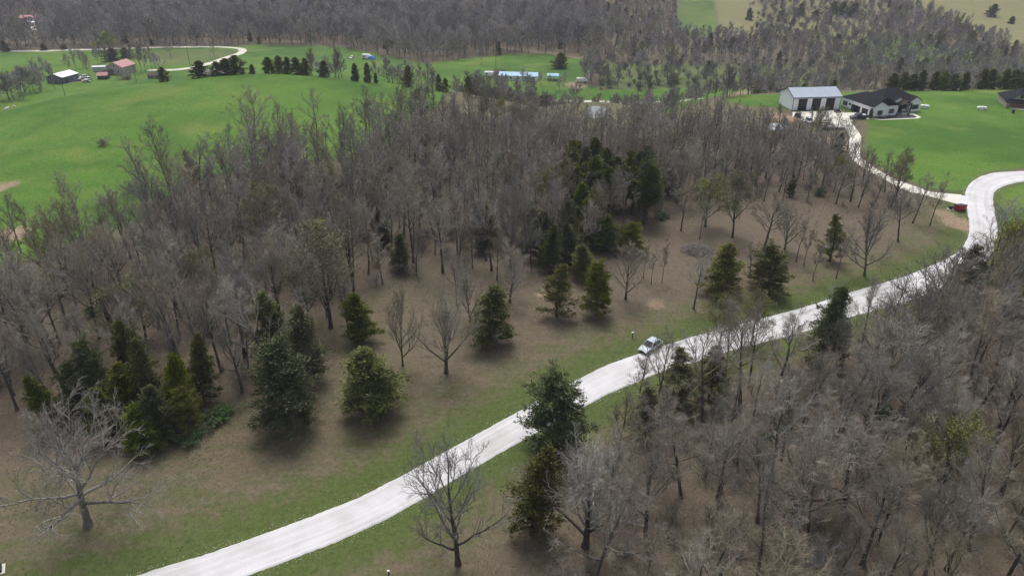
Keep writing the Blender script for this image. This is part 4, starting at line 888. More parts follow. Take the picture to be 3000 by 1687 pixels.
# --- white house with charcoal roof
H0 = Vector((119.0, 232.4, 0.05)); HY = R(14)
hs = thing('white_house', 'white one-storey house with a charcoal hipped and gabled roof', 'house', H0, HY)
wl = BOX('wall', M_WHITEP, hs, 0, 10.3, 1.0, 15.8, -.3, 3.6)
gable_walls('wall', M_WHITEP, hs, 2.0, 5.6, 3.6, 1.55, 0, .0, 'y')
MB().prism([(0.3, 3.6), (10.0, 3.6), (5.15, 6.0)], 1.0, 2.4, 'y').build('gable_wall', M_WHITEP, hs)
BOX('wall', M_WHITEP, hs, 10.31, 21.9, 5.2, 16.0, -.3, 3.6)
gable_walls('wall', M_WHITEP, hs, 3.0, 4.2, 3.6, 1.35, 4.0, 17.75, 'y')
BOX('stone_skirt', M_STONE, hs, -.05, 5.64, -.05, .3, -.3, .55)
BOX('stone_skirt', M_STONE, hs, -.06, .3, .31, 15.85, -.3, .55)
hip_roof('roof', M_SHING, hs, 0, 10.3, 1.05, 15.8, 3.6, 2.5, .30, 'y', front_gable=True)
hip_roof('roof', M_SHING, hs, 7.0, 22.0, 5.2, 16.0, 3.62, 3.15, .30, 'x')
gable_roof('roof', M_SHING, hs, 4.0, 5.6, 3.6, 1.55, .24, .14, 'y', 0, 0)
gable_roof('roof', M_SHING, hs, 6.0, 4.2, 3.62, 1.35, .24, .14, 'y', 4.0, 17.75)
gable_walls('gable_wall', M_WHITEP, hs, 1.5, 4.6, 3.6, 1.4, 4.6, 11.3, 'y', 3.5)
gable_roof('roof', M_SHING, hs, 4.0, 4.6, 3.63, 1.4, .24, .14, 'y', 4.6, 11.3)
pr_ = gable_roof('porch_roof', M_POST, hs, 2.6, 4.0, 3.0, 1.15, .2, .14, 'y', 2.2, 13.0)
for x in (13.2, 16.8): BOX('porch_post', M_POST, hs, x-.16, x+.16, 2.3, 2.62, -.1, 2.97)
BOX('porch_beam', M_POST, hs, 13.0, 17.0, 2.32, 2.6, 2.7, 2.965)
BOX('front_door', M_POST, hs, 14.4, 15.6, 5.12, 5.195, 0, 2.2)
BOX('garage_door', M_DOOR, hs, -.07, -.004, 6.2, 10.6, .05, 2.25); BOX('garage_door', M_DOOR, hs, -.07, -.004, 2.4, 5.2, .05, 2.25)
for x, y, w in ((2.8, 0, 1.0), (8.1, 1.0, 1.0), (12.0, 5.2, 1.0), (19.85, 4.0, 1.9), (16.6, 5.2, .9)): window(hs, x, y, .9, w, 1.35, '-y', shutters=M_WOODGREY if w < 1.5 else M_WOODGREY)
for y, w in ((14.6, .8), (13.4, .9)): window(hs, 0, y, 1.1, w, 1.2, '-x')
window(hs, 0, 11.6, 1.7, .9, .45, '-x')
BOX('vent_pipe', M_WHITEP, hs, 4.0, 4.12, 6.0, 6.12, 4.2, 5.6)
def yardpt(x, y, z=0):
    return (H0.x+x*math.cos(HY)-y*math.sin(HY), H0.y+x*math.sin(HY)+y*math.cos(HY), H0.z+z)
flat_poly('concrete_walk', [yardpt(x, y)[:2] for x, y in ((-1.2, -.6), (1.2, -3.2), (14.5, -4.3), (16.6, -3.2), (17.4, 0), (16.9, 3.2), (13.1, 3.2), (13.1, 5), (0.0, 5), (0, 0))], M_CONC, .072)
flat_poly('rock_mulch_bed', [yardpt(x, y)[:2] for x, y in ((.3, -.6), (1.8, -2.3), (14.0, -3.4), (15.5, -2.6), (16.0, -.4), (12.6, 2.0), (12.6, 4.6), (10.4, 4.6), (10.4, .9), (5.7, .9), (5.7, -.2), (.3, -.15))], M_BLACKROCK, .10)
for k, (x, y) in enumerate(((5.9, -.9), (9.8, .2), (12.3, 1.6), (13.8, -.4), (2.0, -1.2))):
    p = Vector(yardpt(x, y, .08)); plant(GREENB[k % 2], p, .9, .55, None, 'clipped_shrub', ('small dark bush at the front corner of the white house', 'small dark bush under the second front window of the white house', 'small dark bush beside the porch of the white house', 'small dark bush nearest the walk curve in the black rock bed', 'small dark bush at the left end of the black rock bed')[k], 'shrub')
place(FARCED[0], 2549, 347, 318, 7, 'slim dark conifer at the garage corner of the white house', CE)
# --- metal barn
bn = thing('metal_barn', 'pale metal barn with a grey blue roof and three tall dark doors', 'barn', (96.2, 242.6, .05), R(6))
gable_walls('wall', M_WHITEP, bn, 17, 10.6, 4.4, 2.2); gable_roof('roof', M_METROOF, bn, 17, 10.6, 4.4, 2.2, .3, .12, ridge=M_TRIM)
for k, x in enumerate((1.9, 6.8, 11.8)):
    d_ = BOX('door', M_DOOR, bn, x, x+3.1, -.06, -.004, .02, 3.7); BOX('door_frame', M_TRIM, d_, x-.14, x+3.24, -.075, -.003, 3.703, 3.86)
    for z in (.95, 1.87, 2.79): BOX('panel_seam', M_TRIM, d_, x+.02, x+3.08, -.068, -.058, z, z+.05)
for x, y in ((-.06, -.06), (16.92, -.06), (-.06, 10.5)): BOX('corner_trim', M_TRIM, bn, x, x+.14, y, y+.14, -.2, 4.3)
MB().prism([(-.3-.02, 4.15), (-.3-.02, 4.45), (5.3, 6.75), (10.92, 4.45), (10.92, 4.15), (5.3, 6.42)], -.34, -.302).build('rake_trim', M_TRIM, bn)
BOX('eave_trim', M_TRIM, bn, -.3, 17.3, -.36, -.31, 4.12, 4.38)
# --- brick house cut by the right edge
M_BRICK = mat('red_brown_brick', (.21, .115, .085), .95, .3, 7.0); M_TANPL = mat('tan_stucco', (.42, .38, .31), .9, .1, 2)
bh = thing('brick_house', 'red brown brick house with dark roof, cut by the right edge of the picture', 'house', (172.0, 246.5, 0), R(-20))
BOX('wall', M_BRICK, bh, 0, 9, 0, 12, -.3, 2.7); BOX('stone_corner', M_STONE, bh, -.06, 1.1, -.06, 12.06, -.3, 2.0); BOX('stone_corner', M_STONE, bh, 5.4, 6.3, -.07, .4, -.3, 2.4)
hip_roof('roof', M_SHING, bh, 0, 18, 0, 12, 2.7, 3.4, .6, 'x'); BOX('wall', M_BRICK, bh, 9.01, 18, -1.5, 12, -.3, 2.7)
gable_walls('gable_wall', M_TANPL, bh, 5, 7.0, 2.7, 2.4, .3, .4, 'y', 2.6); gable_roof('roof', M_SHING, bh, 6, 7.0, 2.75, 2.4, .4, .16, 'y', .3, .4)
MB().add([(-.6, -1.3, 2.1), (7.4, -1.3, 2.1), (7.4, .25, 2.95), (-.6, .25, 2.95), (-.6, -1.3, 2.25), (7.4, -1.3, 2.25), (7.4, .25, 3.1), (-.6, .25, 3.1)], [(3, 2, 1, 0), (4, 5, 6, 7), (0, 1, 5, 4), (1, 2, 6, 5), (2, 3, 7, 6), (3, 0, 4, 7)]).build('porch_roof', M_SHING, bh)
for x in (-.2, 7.0): BOX('porch_post', M_TANPL, bh, x-.15, x+.15, -1.1, -.8, -.3, 2.1)
window(bh, 4.0, .3, 3.5, .8, 1.1, '-y')
flat_poly('concrete_porch_pad', [(172.0+x*math.cos(R(-20))-y*math.sin(R(-20)), 246.5+x*math.sin(R(-20))+y*math.cos(R(-20))) for x, y in ((1, -1.5), (16, -6.5), (16, -.2), (1, -.2))], M_CONC, .075)
# --- farm in the valley
def simple_house(name, label, p, yaw, L, W, h, rise, wm, rm, cat='house', wins=(), door=None, group=None):
    t = thing(name, label, cat, p, yaw, group); gable_walls('wall', wm, t, L, W, h, rise); gable_roof('roof', rm, t, L, W, h, rise, .35, .12)
    for (x, y, z, w, hh, f) in wins: window(t, x, y, z, w, hh, f, M_WHITEP)
    if door: BOX('door', M_DOOR, t, *door)
    return t
p = AT(313, 411); fh = simple_house('farmhouse', 'beige farmhouse with a faded red metal roof in the valley', p, R(80), 11.5, 10, 4.2, 2.5, M_GREYWALL, M_REDROOF, wins=((0, 3, 1.2, .9, 1.1, '-x'), (0, 6.3, 1.2, .9, 1.1, '-x'), (0, 5.0, 4.3, .9, 1.0, '-x'), (2.5, 0, 1.2, .8, 1.2, '-y'), (6, 0, 1.2, .8, 1.2, '-y'), (9.5, 0, 1.2, .8, 1.2, '-y')))
fh.location = AT(363, 409)
BOX('porch', M_WOODGREY, fh, -3.2, -.01, 6.5, 10.5, -.3, 2.4); MB().prism([(6.2, 2.45), (10.8, 2.45), (10.8, 2.6), (6.2, 3.0)], -3.5, -.02).build('porch_roof', M_BROWNW, fh)
fb_ = simple_house('farm_barn', 'slate blue barn with a bright white metal roof in the valley farm', AT(187, 385), R(78), 11.5, 10, 3.4, 1.5, M_BLUEWALL, M_WHITEROOF, 'barn', wins=((0, 3.2, 1.2, 1, 1, '-x'), (0, 7.6, 1.2, 1, 1, '-x')), door=(1.5, 3.4, -.05, -.004, 0, 2.4))
simple_house('red_shed', 'small shed with a faded red roof left of the red-roofed farmhouse', AT(287, 396), R(12), 5, 4.5, 2.1, 1.3, M_BROWNW, M_REDROOF, 'shed')
simple_house('brown_shed', 'long low dark brown shed right of the red-roofed farmhouse', AT(434, 398), R(4), 7.5, 4.5, 1.7, 1.0, M_WOODGREY, M_BROWNW, 'shed')
simple_house('pale_trailer_home', 'pale blue grey trailer behind the small red shed', AT(273, 418), R(6), 7, 3.2, 2.6, .4, M_STEEL, M_STEEL, 'trailer')
simple_house('crest_shed', 'low grey roofed shed half hidden by the crest cedars', CREST(600, 24), R(3), 8, 4.5, 2.4, .9, M_WOODGREY, M_WOODGREY, 'shed')
# --- house on the far hillside at the top left
q = G(58, 66); hh = simple_house('hillside_house', 'long white house with a faded red roof on the hillside at the upper left', q, R(9), 19, 8, 3.2, 1.8, M_WHITEP, M_REDROOF, wins=tuple((1.5+2.6*k, 0, 1.0, 1.1, 1.3, '-y') for k in range(7)))
gable_roof('porch_roof', M_REDROOF, hh, 4.4, 6.5, 3.0, 1.7, .3, .12, 'y', -2.4, 6.5)
for x in (6.8, 9.7, 12.7): BOX('porch_post', M_WHITEP, hh, x-.12, x+.12, -2.2, -1.96, -.3, 2.95)
BOX('deck', M_WOODGREY, hh, -.5, 19.5, -3.2, -.02, -1.2, -.05)
simple_house('white_trailer', 'small white trailer in front of the hillside house', G(66, 76), R(3), 9, 4, 2.5, .5, M_WHITEP, M_WHITEROOF, 'trailer')
# --- long blue roofed building, its carport and sheds
simple_house('blue_roofed_building', 'long low building with a light blue metal roof in the valley', AT(1462, 393), R(-8), 21, 7.5, 2.6, 1.3, M_WHITEP, M_BLUEROOF, 'building', wins=tuple((2.5+4*k, 0, .9, 1.0, 1.1, '-y') for k in range(5)))
cpt = thing('carport', 'pale blue arched carport right of the long blue roof', 'carport', AT(1602, 392), R(-4))
prof = [(3.0-3.2*math.cos(a), 2.0+1.3*math.sin(a)) for a in np.linspace(0, math.pi, 11)]
MB().prism(prof+[(3.0-3.1*math.cos(a), 1.98+1.2*math.sin(a)) for a in np.linspace(math.pi, 0, 11)], 0, 6.5).build('roof', M_BLUEROOF, cpt)
for x in (.2, 3.2, 6.2):
    for y in (-.12, 6.05): BOX('post', M_STEEL, cpt, x, x+.1, y, y+.1, -.2, 2.0)
simple_house('grey_shed', 'brown grey shed at the left end of the long blue roof', AT(1447, 404), R(-12), 5, 4, 2.2, 1.0, M_WOODGREY, M_BROWNW, 'shed')

# ------------------------------------------------------------------ vehicles
def car(name, label, p, yaw, col, kind='sedan', cat='car', group=None):
    t = thing(name, label, cat, p, yaw, group); pm_ = mat('paint_%02d%02d%02d' % tuple(int(99*c) for c in col), col, .3, spec=.5)
    L, W, zb = {'sedan': (4.6, 1.8, .80), 'suv': (4.7, 1.88, 1.0), 'pickup': (5.8, 1.98, 1.05)}[kind]; w = W/2
    st = [(0, .42, zb*.62, w*.80), (.12, .30, zb*.80, w*.93), (.9, .28, zb*.93, w), (1.55, .28, zb, w), (L-1.0, .28, zb+.03, w), (L-.12, .32, zb*.97, w*.95), (L, .42, zb*.70, w*.85)]
    V = []; F = []
    for (x, a, b, hw) in st: V += [(x, -hw*.93, a), (x, -hw, (a+b)/2), (x, -hw*.93, b), (x, hw*.93, b), (x, hw, (a+b)/2), (x, hw*.93, a)]
    for i in range(len(st)-1):
        for k in range(6): F.append((i*6+k, i*6+(k+1) % 6, i*6+6+(k+1) % 6, i*6+6+k))
    F += [tuple(range(6)), tuple(range(len(V)-6, len(V)))]
    body = MB().add(V, F).build('body', pm_, t, smooth=False)
    zr = {'sedan': 1.42, 'suv': 1.72, 'pickup': 1.85}[kind]
    b0, b1, t0, t1 = {'sedan': (1.25, 4.15, 2.05, 3.45), 'suv': (1.3, 4.55, 2.0, 4.25), 'pickup': (1.55, 3.75, 2.25, 3.5)}[kind]
    cab = MB().frustum((b0, b1, -w*.92, w*.92), (t0, t1, -w*.72, w*.72), zb-.02, zr).build('cabin', pm_, t)
    def glass(nm, c, inset, out):
        c = [Vector(q) for q in c]; m_ = sum(c, Vector())/4; n_ = (c[1]-c[0]).cross(c[3]-c[0]).normalized()
        if n_.dot(m_-Vector(((b0+b1)/2, 0, (zb+zr)/2))) < 0: n_ = -n_
        v = [m_+(q-m_)*inset+n_*.004 for q in c]; v += [q+n_*out for q in v]
        MB().add(v, [(0, 1, 2, 3), (4, 5, 6, 7), (0, 1, 5, 4), (1, 2, 6, 5), (2, 3, 7, 6), (3, 0, 4, 7)]).build(nm, M_GLASS, cab)
    bb = [(b0, -w*.92, zb), (b1, -w*.92, zb), (b1, w*.92, zb), (b0, w*.92, zb)]; tt = [(t0, -w*.72, zr), (t1, -w*.72, zr), (t1, w*.72, zr), (t0, w*.72, zr)]
    glass('windshield', (bb[0], bb[3], tt[3], tt[0]), .88, .02); glass('rear_window', (bb[1], bb[2], tt[2], tt[1]), .84, .02)
    for s, (i, j) in enumerate(((0, 1), (3, 2))):
        for f0, f1 in ((.04, .49), (.53, .95)):
            lp = lambda a, b, f: tuple(a[k]+(b[k]-a[k])*f for k in range(3))
            glass('side_window', (lp(bb[i], bb[j], f0), lp(bb[i], bb[j], f1), lp(tt[i], tt[j], f1), lp(tt[i], tt[j], f0)), .86, .02)
    if kind == 'pickup':
        for (nm, a) in (('bed_side', (3.78, 5.75, -w+.03, -w+.13, zb-.1, zb+.16)), ('bed_side', (3.78, 5.75, w-.13, w-.03, zb-.1, zb+.16)), ('tailgate', (5.65, 5.76, -w+.135, w-.135, zb-.1, zb+.16))): BOX(nm, pm_, t, *a)
        BOX('bed_cargo', M_WHITEGL, t, 4.3, 5.3, -.5, .5, zb-.05, zb+.35, bevel=.05)
    for x in (.85, L-.9):
        for s in (-1, 1):
            wh = MB().lathe([(.20, -.11), (.33, -.10), (.34, 0), (.33, .10), (.20, .11)], 14, 'y', (x, s*(w-.10), .34)).build('wheel', M_TYRE, t)
            MB().lathe([(.05, -.118), (.19, -.114), (.19, .114), (.05, .118)], 10, 'y', (x, s*(w-.10), .34)).build('rim', M_RIM, wh)
    for s in (-1, 1):
        BOX('headlight', M_LAMP, t, -.02, .25, s*w*.62-.2, s*w*.62+.2, zb*.60, zb*.74); BOX('taillight', M_TAIL, t, L-.2, L+.02, s*w*.68-.16, s*w*.68+.16, zb*.62, zb*.82)
    BOX('grille', M_BLACKPL, t, -.03, .1, -.45, .45, .42, .56); BOX('bumper', M_BLACKPL, t, L-.06, L+.05, -w*.8, w*.8, .36, .5)
    return t
a, b = G(1880, 1038), G(1936, 1003); yaw = math.atan2(b.y-a.y, b.x-a.x)
car('silver_car', 'silver car driving on the white gravel road', (a.x, a.y, a.z+.07), yaw, (.40, .45, .50))
a = G(2490, 350); car('pickup_truck', 'dark blue pickup parked by the garage of the white house', (a.x, a.y, a.z+.07), R(10), (.012, .016, .035), 'pickup', 'truck')
a = G(2373, 367); car('silver_suv', 'silver sport utility vehicle at the edge of the concrete pad before the barn', (a.x, a.y, a.z+.07), R(78), (.42, .46, .50), 'suv')
a = AT(1027, 462); car('white_car', 'white car parked on grass beside the blue-tarped camper', a, R(80), (.75, .78, .76), 'sedan')
for (u, y, yw, col, kd, lab) in ((204, 391, 20, (.20, .22, .28), 'pickup', 'grey blue truck parked right of the white-roofed farm barn'), (233, 398, 60, (.75, .75, .75), 'suv', 'white-topped car behind the tan yard of the farm'), (250, 392, 85, (.55, .60, .58), 'suv', 'pale van between the farm barn and the red shed'), (240, 389, 5, (.45, .40, .30), 'sedan', 'tan car in the farm yard in front of the white-topped car')):
    car('parked_vehicle', lab, AT(u, y), R(yw), col, kd, 'vehicle', 'vehicles in the farm yard')
# camper with blue tarp
cm_ = thing('camper', 'white camper with a blue tarp over its front at the far valley meadow', 'camper', AT(1060, 462), R(-14))
BOX('body', M_WHITEGL, cm_, 0, 5.2, 0, 2.4, .5, 2.9, bevel=.25); BOX('body', M_WHITEGL, cm_, 3.0, 5.6, -.4, 2.6, .45, 2.2, bevel=.2)
MB().frustum((4.2, 8.6, -.8, 2.9), (4.8, 7.6, -.2, 2.2), .3, 1.9).build('tarp', M_BLUETARP, cm_)
window(cm_, 1.4, 0, 1.3, .9, .7, '-y'); window(cm_, 3.2, 0, 1.3, .5, 1.0, '-y')
for x in (1.0, 4.0): MB().lathe([(.2, -.1), (.35, -.1), (.35, .1), (.2, .1)], 12, 'y', (x, .2, .35)).build('wheel', M_TYRE, cm_)
cm_ = thing('white_camper_van', 'white camper at the left of the long blue roof', 'camper', AT(1418, 402), R(-6))
BOX('body', M_WHITEGL, cm_, 0, 5.4, 0, 2.3, .5, 2.8, bevel=.25); window(cm_, 1.5, 0, 1.3, .9, .7, '-y'); BOX('roof_vent', M_WHITEGL, cm_, 2.2, 3, .8, 1.5, 2.81, 3.0)
for x in (1.2, 4.2): MB().lathe([(.2, -.1), (.35, -.1), (.35, .1), (.2, .1)], 12, 'y', (x, .1, .35)).build('wheel', M_TYRE, cm_)
cm_ = thing('white_box_truck', 'white vehicle half hidden by bare trees right of the gravel yard', 'vehicle', AT(1688, 388), R(-10))
BOX('body', M_WHITEGL, cm_, 0, 4.4, 0, 2.2, .5, 2.4, bevel=.2); BOX('cab', M_WHITEGL, cm_, 4.5, 5.8, .1, 2.1, .45, 1.7, bevel=.15)
for x in (.9, 4.9): MB().lathe([(.2, -.1), (.35, -.1), (.35, .1), (.2, .1)], 12, 'y', (x, .1, .35)).build('wheel', M_TYRE, cm_)
# flat trailer by the drive
a = G(2412, 381); tl = thing('flat_trailer', 'long silver low trailer parked beside the concrete driveway', 'trailer', (a.x, a.y, a.z+.05), R(2))
BOX('deck', M_STEEL, tl, 0, 7.2, 0, 2.2, .62, .80)
for y in (.02, 2.12): BOX('side_rail', M_STEEL, tl, 0, 7.2, y, y+.06, 1.15, 1.25)
for x in (0, 1.8, 3.6, 5.4, 7.1):
    for y in (.02, 2.12): BOX('stake', M_STEEL, tl, x, x+.07, y, y+.06, .801, 1.149)
BOX('tool_box', M_STEEL, tl, .1, 1.1, .2, 2.0, .805, 1.5, bevel=.06)
for x in (3.0, 4.0):
    for y in (-.1, 2.3): MB().lathe([(.15, -.1), (.34, -.1), (.34, .1), (.15, .1)], 12, 'y', (x, y, .34)).build('wheel', M_TYRE, tl)
BOX('hitch', M_TRIM, tl, 7.2, 8.4, 1.02, 1.18, .62, .74)
a = G(2342, 349); tl = thing('utility_trailer', 'dark green covered cart at the left end of the concrete pad', 'trailer', (a.x, a.y, a.z+.05), R(60))
MB().frustum((0, 3.2, 0, 1.8), (.15, 3.0, .1, 1.7), .5, 1.6).build('box', mat('dull_green_paint', (.05, .065, .055), .6, .2, 2), tl); BOX('hitch', M_TRIM, tl, 3.2, 4.2, .8, .95, .5, .6)
for y in (-.08, 1.88): MB().lathe([(.15, -.1), (.33, -.1), (.33, .1), (.15, .1)], 12, 'y', (1.5, y, .33)).build('wheel', M_TYRE, tl)
# quad bike
a = G(2446, 331); qb = thing('quad_bike', 'black quad bike parked in front of the right barn door', 'quad bike', (a.x, a.y, a.z+.06), R(15))
MB().frustum((.1, 1.9, -.3, .3), (.4, 1.6, -.2, .2), .45, .85).build('body', M_BLACKPL, qb); BOX('seat', M_TYRE, qb, .9, 1.6, -.18, .18, .86, 1.0, bevel=.04); BOX('front_rack', M_TRIM, qb, .0, .6, -.45, .45, .80, .86); BOX('handlebar', M_TRIM, qb, .62, .70, -.4, .4, 1.05, 1.12)
for x in (.3, 1.7):
    for y in (-.5, .5): MB().lathe([(.12, -.12), (.3, -.12), (.3, .12), (.12, .12)], 12, 'y', (x, y, .3)).build('wheel', M_TYRE, qb)
# tarp-covered heap
def heap(name, label, p, rx, ry, h, m, seed, cat):
    rg2 = np.random.default_rng(seed); V = []; F = []; n, k = 22, 9; ph = rg2.uniform(0, 6, 6)
    for i in range(k):
        r = 1-i/(k-1)
        for j in range(n):
            a = 2*math.pi*j/n; q = 1+.16*math.sin(3*a+ph[0])+.12*math.sin(5*a+ph[1]+i)+rg2.normal()*.04
            V.append((rx*r*q*math.cos(a), ry*r*q*math.sin(a), h*(1-r**2.2)*(1+.25*math.sin(2*a+ph[2])*r)-.05))
    for i in range(k-1):
        for j in range(n): F.append((i*n+j, i*n+(j+1) % n, (i+1)*n+(j+1) % n, (i+1)*n+j))
    F.append(tuple(range(n))); F.append(tuple((k-1)*n+j for j in range(n)))
    o = MB().add(V, F).build(name, m); o.location = p; return tag(o, label, cat)
heap('tarp_covered_heap', 'silver tarp spread over a low heap in the trees left of the barn', G(2278, 374), 4.2, 3.0, 1.2, M_TARP, 3, 'tarp')
heap('soil_heap', 'heap of bare tan soil beside the left end of the barn', G(2318, 350), 3.5, 3.2, .7, mat('tan_soil', (.30, .20, .13), .95, .25, 1.5), 5, 'soil heap')
# propane tanks
def tank(label, p, yaw, L):
    t = thing('propane_tank', label, 'propane tank', p, yaw, 'white propane tanks on the lawn'); r = .52
    prof = [(.02, -L/2)]+[(r*math.sin(a), -L/2+r*(1-math.cos(a))) for a in np.linspace(.3, math.pi/2, 5)]; prof += [(b_, -h_) for b_, h_ in prof[::-1]]
    MB().lathe(prof, 18, 'x', (0, 0, .78)).build('shell', M_WHITEGL, t, smooth=True); MB().lathe([(.2, 0), (.2, .14), (.12, .2)], 12, 'z', (0, 0, 1.29)).build('lid', M_WHITEGL, t)
    for x in (-L*.28, L*.28): BOX('leg', M_TRIM, t, x-.08, x+.08, -.3, .3, .1, .42)
    BOX('base_pad', M_CONC, t, -L*.36, L*.36, -.5, .5, -.05, .1); return t
a = G(2875, 323); tank('white propane tank alone on the green lawn between the two houses', a, R(-6), 3.3)
a = G(2708, 318); tank('white propane tank at the right end of the white house', a, R(-25), 3.0)
# dumpster
a = G(2811, 617); dm = thing('dumpster', 'red dumpster with black lids at the corner of the driveway and the road', 'dumpster', (a.x-.9, a.y, a.z), R(14))
MB().prism([(-.75, .12), (.75, .12), (.85, 1.15), (-.85, 1.45)], 0, 2.0).build('body', M_REDSTEEL, dm)
for x in (.03, 1.02): MB().add([(x, -.90, 1.47), (x+.95, -.90, 1.47), (x+.95, .88, 1.17), (x, .88, 1.17), (x, -.90, 1.53), (x+.95, -.90, 1.53), (x+.95, .88, 1.23), (x, .88, 1.23)], [(3, 2, 1, 0), (4, 5, 6, 7), (0, 1, 5, 4), (1, 2, 6, 5), (2, 3, 7, 6), (3, 0, 4, 7)]).build('lid', M_BLACKPL, dm)
for x in (-.16, 2.005): BOX('fork_pocket', M_REDSTEEL, dm, x, x+.15, -.6, .6, .6, .8)
for x in (.1, 1.7): BOX('skid', M_TRIM, dm, x, x+.2, -.7, .7, 0, .118)
for x in (.5, 1.0, 1.5): BOX('rib', M_REDSTEEL, dm, x-.03, x+.03, -.84, -.77, .2, 1.1)
# utility boxes
def utility_box(label, p, w, d, h, yaw, padm=True):
    t = thing('utility_box', label, 'utility box', p, yaw)
    MB().frustum((-w/2, w/2, -d/2, d/2), (-w/2+.03, w/2-.03, -d/2+.03, d/2-.03), .08 if padm else -.05, h).build('cabinet', M_GREENBOX, t); BOX('lid', M_GREENBOX, t, -w/2-.02, w/2+.02, -d/2-.02, d/2+.02, h+.002, h+.07)
    BOX('handle', M_TRIM, t, -.05, .05, -d/2-.03, -d/2-.001, h*.5, h*.6)
    if padm: BOX('concrete_pad', M_CONC, t, -w/2-.25, w/2+.25, -d/2-.25, d/2+.25, -.1, .078)
utility_box('green utility box on a concrete pad at the lower left corner', G(-8, 1672), .9, .9, .85, R(30))
utility_box('small green utility box left of the red dumpster', G(2784, 613), .7, .6, .75, R(10))
pd = thing('utility_pedestal', 'short pale green utility post in the grass at the bottom edge', 'utility post', G(1139, 1684), R(20))
BOX('post', M_GREENBOX, pd, -.09, .09, -.07, .07, -.1, .62, bevel=.015); BOX('marker_plate', M_WHITEGL, pd, -.12, -.092, -.08, .08, .25, .78); BOX('cap', M_WHITEGL, pd, -.1, .1, -.08, .08, .622, .68)
pd = thing('sign_post', 'small grey box on a post on the lawn above the silver car', 'post', G(1852, 992), R(30))
BOX('post', M_POST, pd, -.05, .05, -.05, .05, -.1, .85); BOX('box', M_STEEL, pd, -.22, .22, -.15, .15, .852, 1.2, bevel=.02); BOX('door', M_WOODGREY, pd, -.18, .18, -.17, -.152, .88, 1.17)
for k, u in enumerate((2500, 2507)):
    p = G(u, 328-k); tb = thing('trash_bin', ('black wheeled bin by the garage wall, left one', 'black wheeled bin by the garage wall, right one')[k], 'trash bin', p, R(14), 'bins by the garage')
    MB().frustum((-.27, .27, -.3, .3), (-.32, .32, -.38, .38), .06, 1.0).build('body', M_BLACKPL, tb); BOX('lid', M_BLACKPL, tb, -.34, .34, -.42, .4, 1.002, 1.08)
    for s in (-1, 1): MB().lathe([(.03, -.03), (.11, -.03), (.11, .03), (.03, .03)], 10, 'x', (s*.3, .3, .11)).build('wheel', M_TYRE, tb)
p = G(2967, 332); tb = thing('trash_bin', 'dark bin in front of the brick house', 'trash bin', p, R(-20)); MB().frustum((-.3, .3, -.32, .32), (-.36, .36, -.4, .4), .04, 1.05).build('body', M_BLACKPL, tb); BOX('lid', M_BLACKPL, tb, -.38, .38, -.43, .42, 1.052, 1.12)
# brush pile
rg2 = np.random.default_rng(8); pol = []
for k in range(340):
    a = rg2.uniform(0, 6.28); r = 3.1*math.sqrt(rg2.uniform()); z = 1.5*(1-(r/3.3)**2)*rg2.uniform(.15, 1.05)
    e = rg2.normal()*.35; b = rg2.uniform(0, 6.28); L = rg2.uniform(.8, 2.6); pol.append((*stem(rg2, (r*math.cos(a)-math.cos(b)*L/2, r*math.sin(a)*.8-math.sin(b)*L/2, max(.03, z)), (math.cos(b), math.sin(b), e*.5), L, rg2.uniform(.02, .06), .012, 3, .15, 0), 4))
V, Q = tubes(pol); bp_ = tag(link('brush_pile', make_mesh('brush_pile', V, Q, mats=[mat('cut_branch', (.23, .21, .19), .95, .4, 2)])), 'round pile of cut grey branches on the brown clearing', 'brush pile'); bp_.location = G(2046, 737)
# utility poles
for k, (u, y, h) in enumerate(((193, 352, 9), (400, 392, 9), (556, 440, 10), (1453, 420, 11))):
    p = AT(u, y); t = thing('utility_pole', ('wooden utility pole below the white-roofed farm barn', 'wooden utility pole right of the red-roofed farmhouse', 'wooden utility pole inside the loop of the valley road', 'wooden utility pole beside the shed at the long blue roof')[k], 'utility pole', p)
    MB().lathe([(.17, -.3), (.15, h*.5), (.11, h)], 8).build('pole', M_WOODGREY, t); BOX('crossarm', M_WOODGREY, t, -1.1, 1.1, -.2, -.1, h-.9, h-.75)
    for x in (-1, -.4, .4, 1): MB().lathe([(.05, 0), (.06, .1), (.03, .16)], 8, 'z', (x, -.15, h-.748)).build('insulator', M_STONE, t)
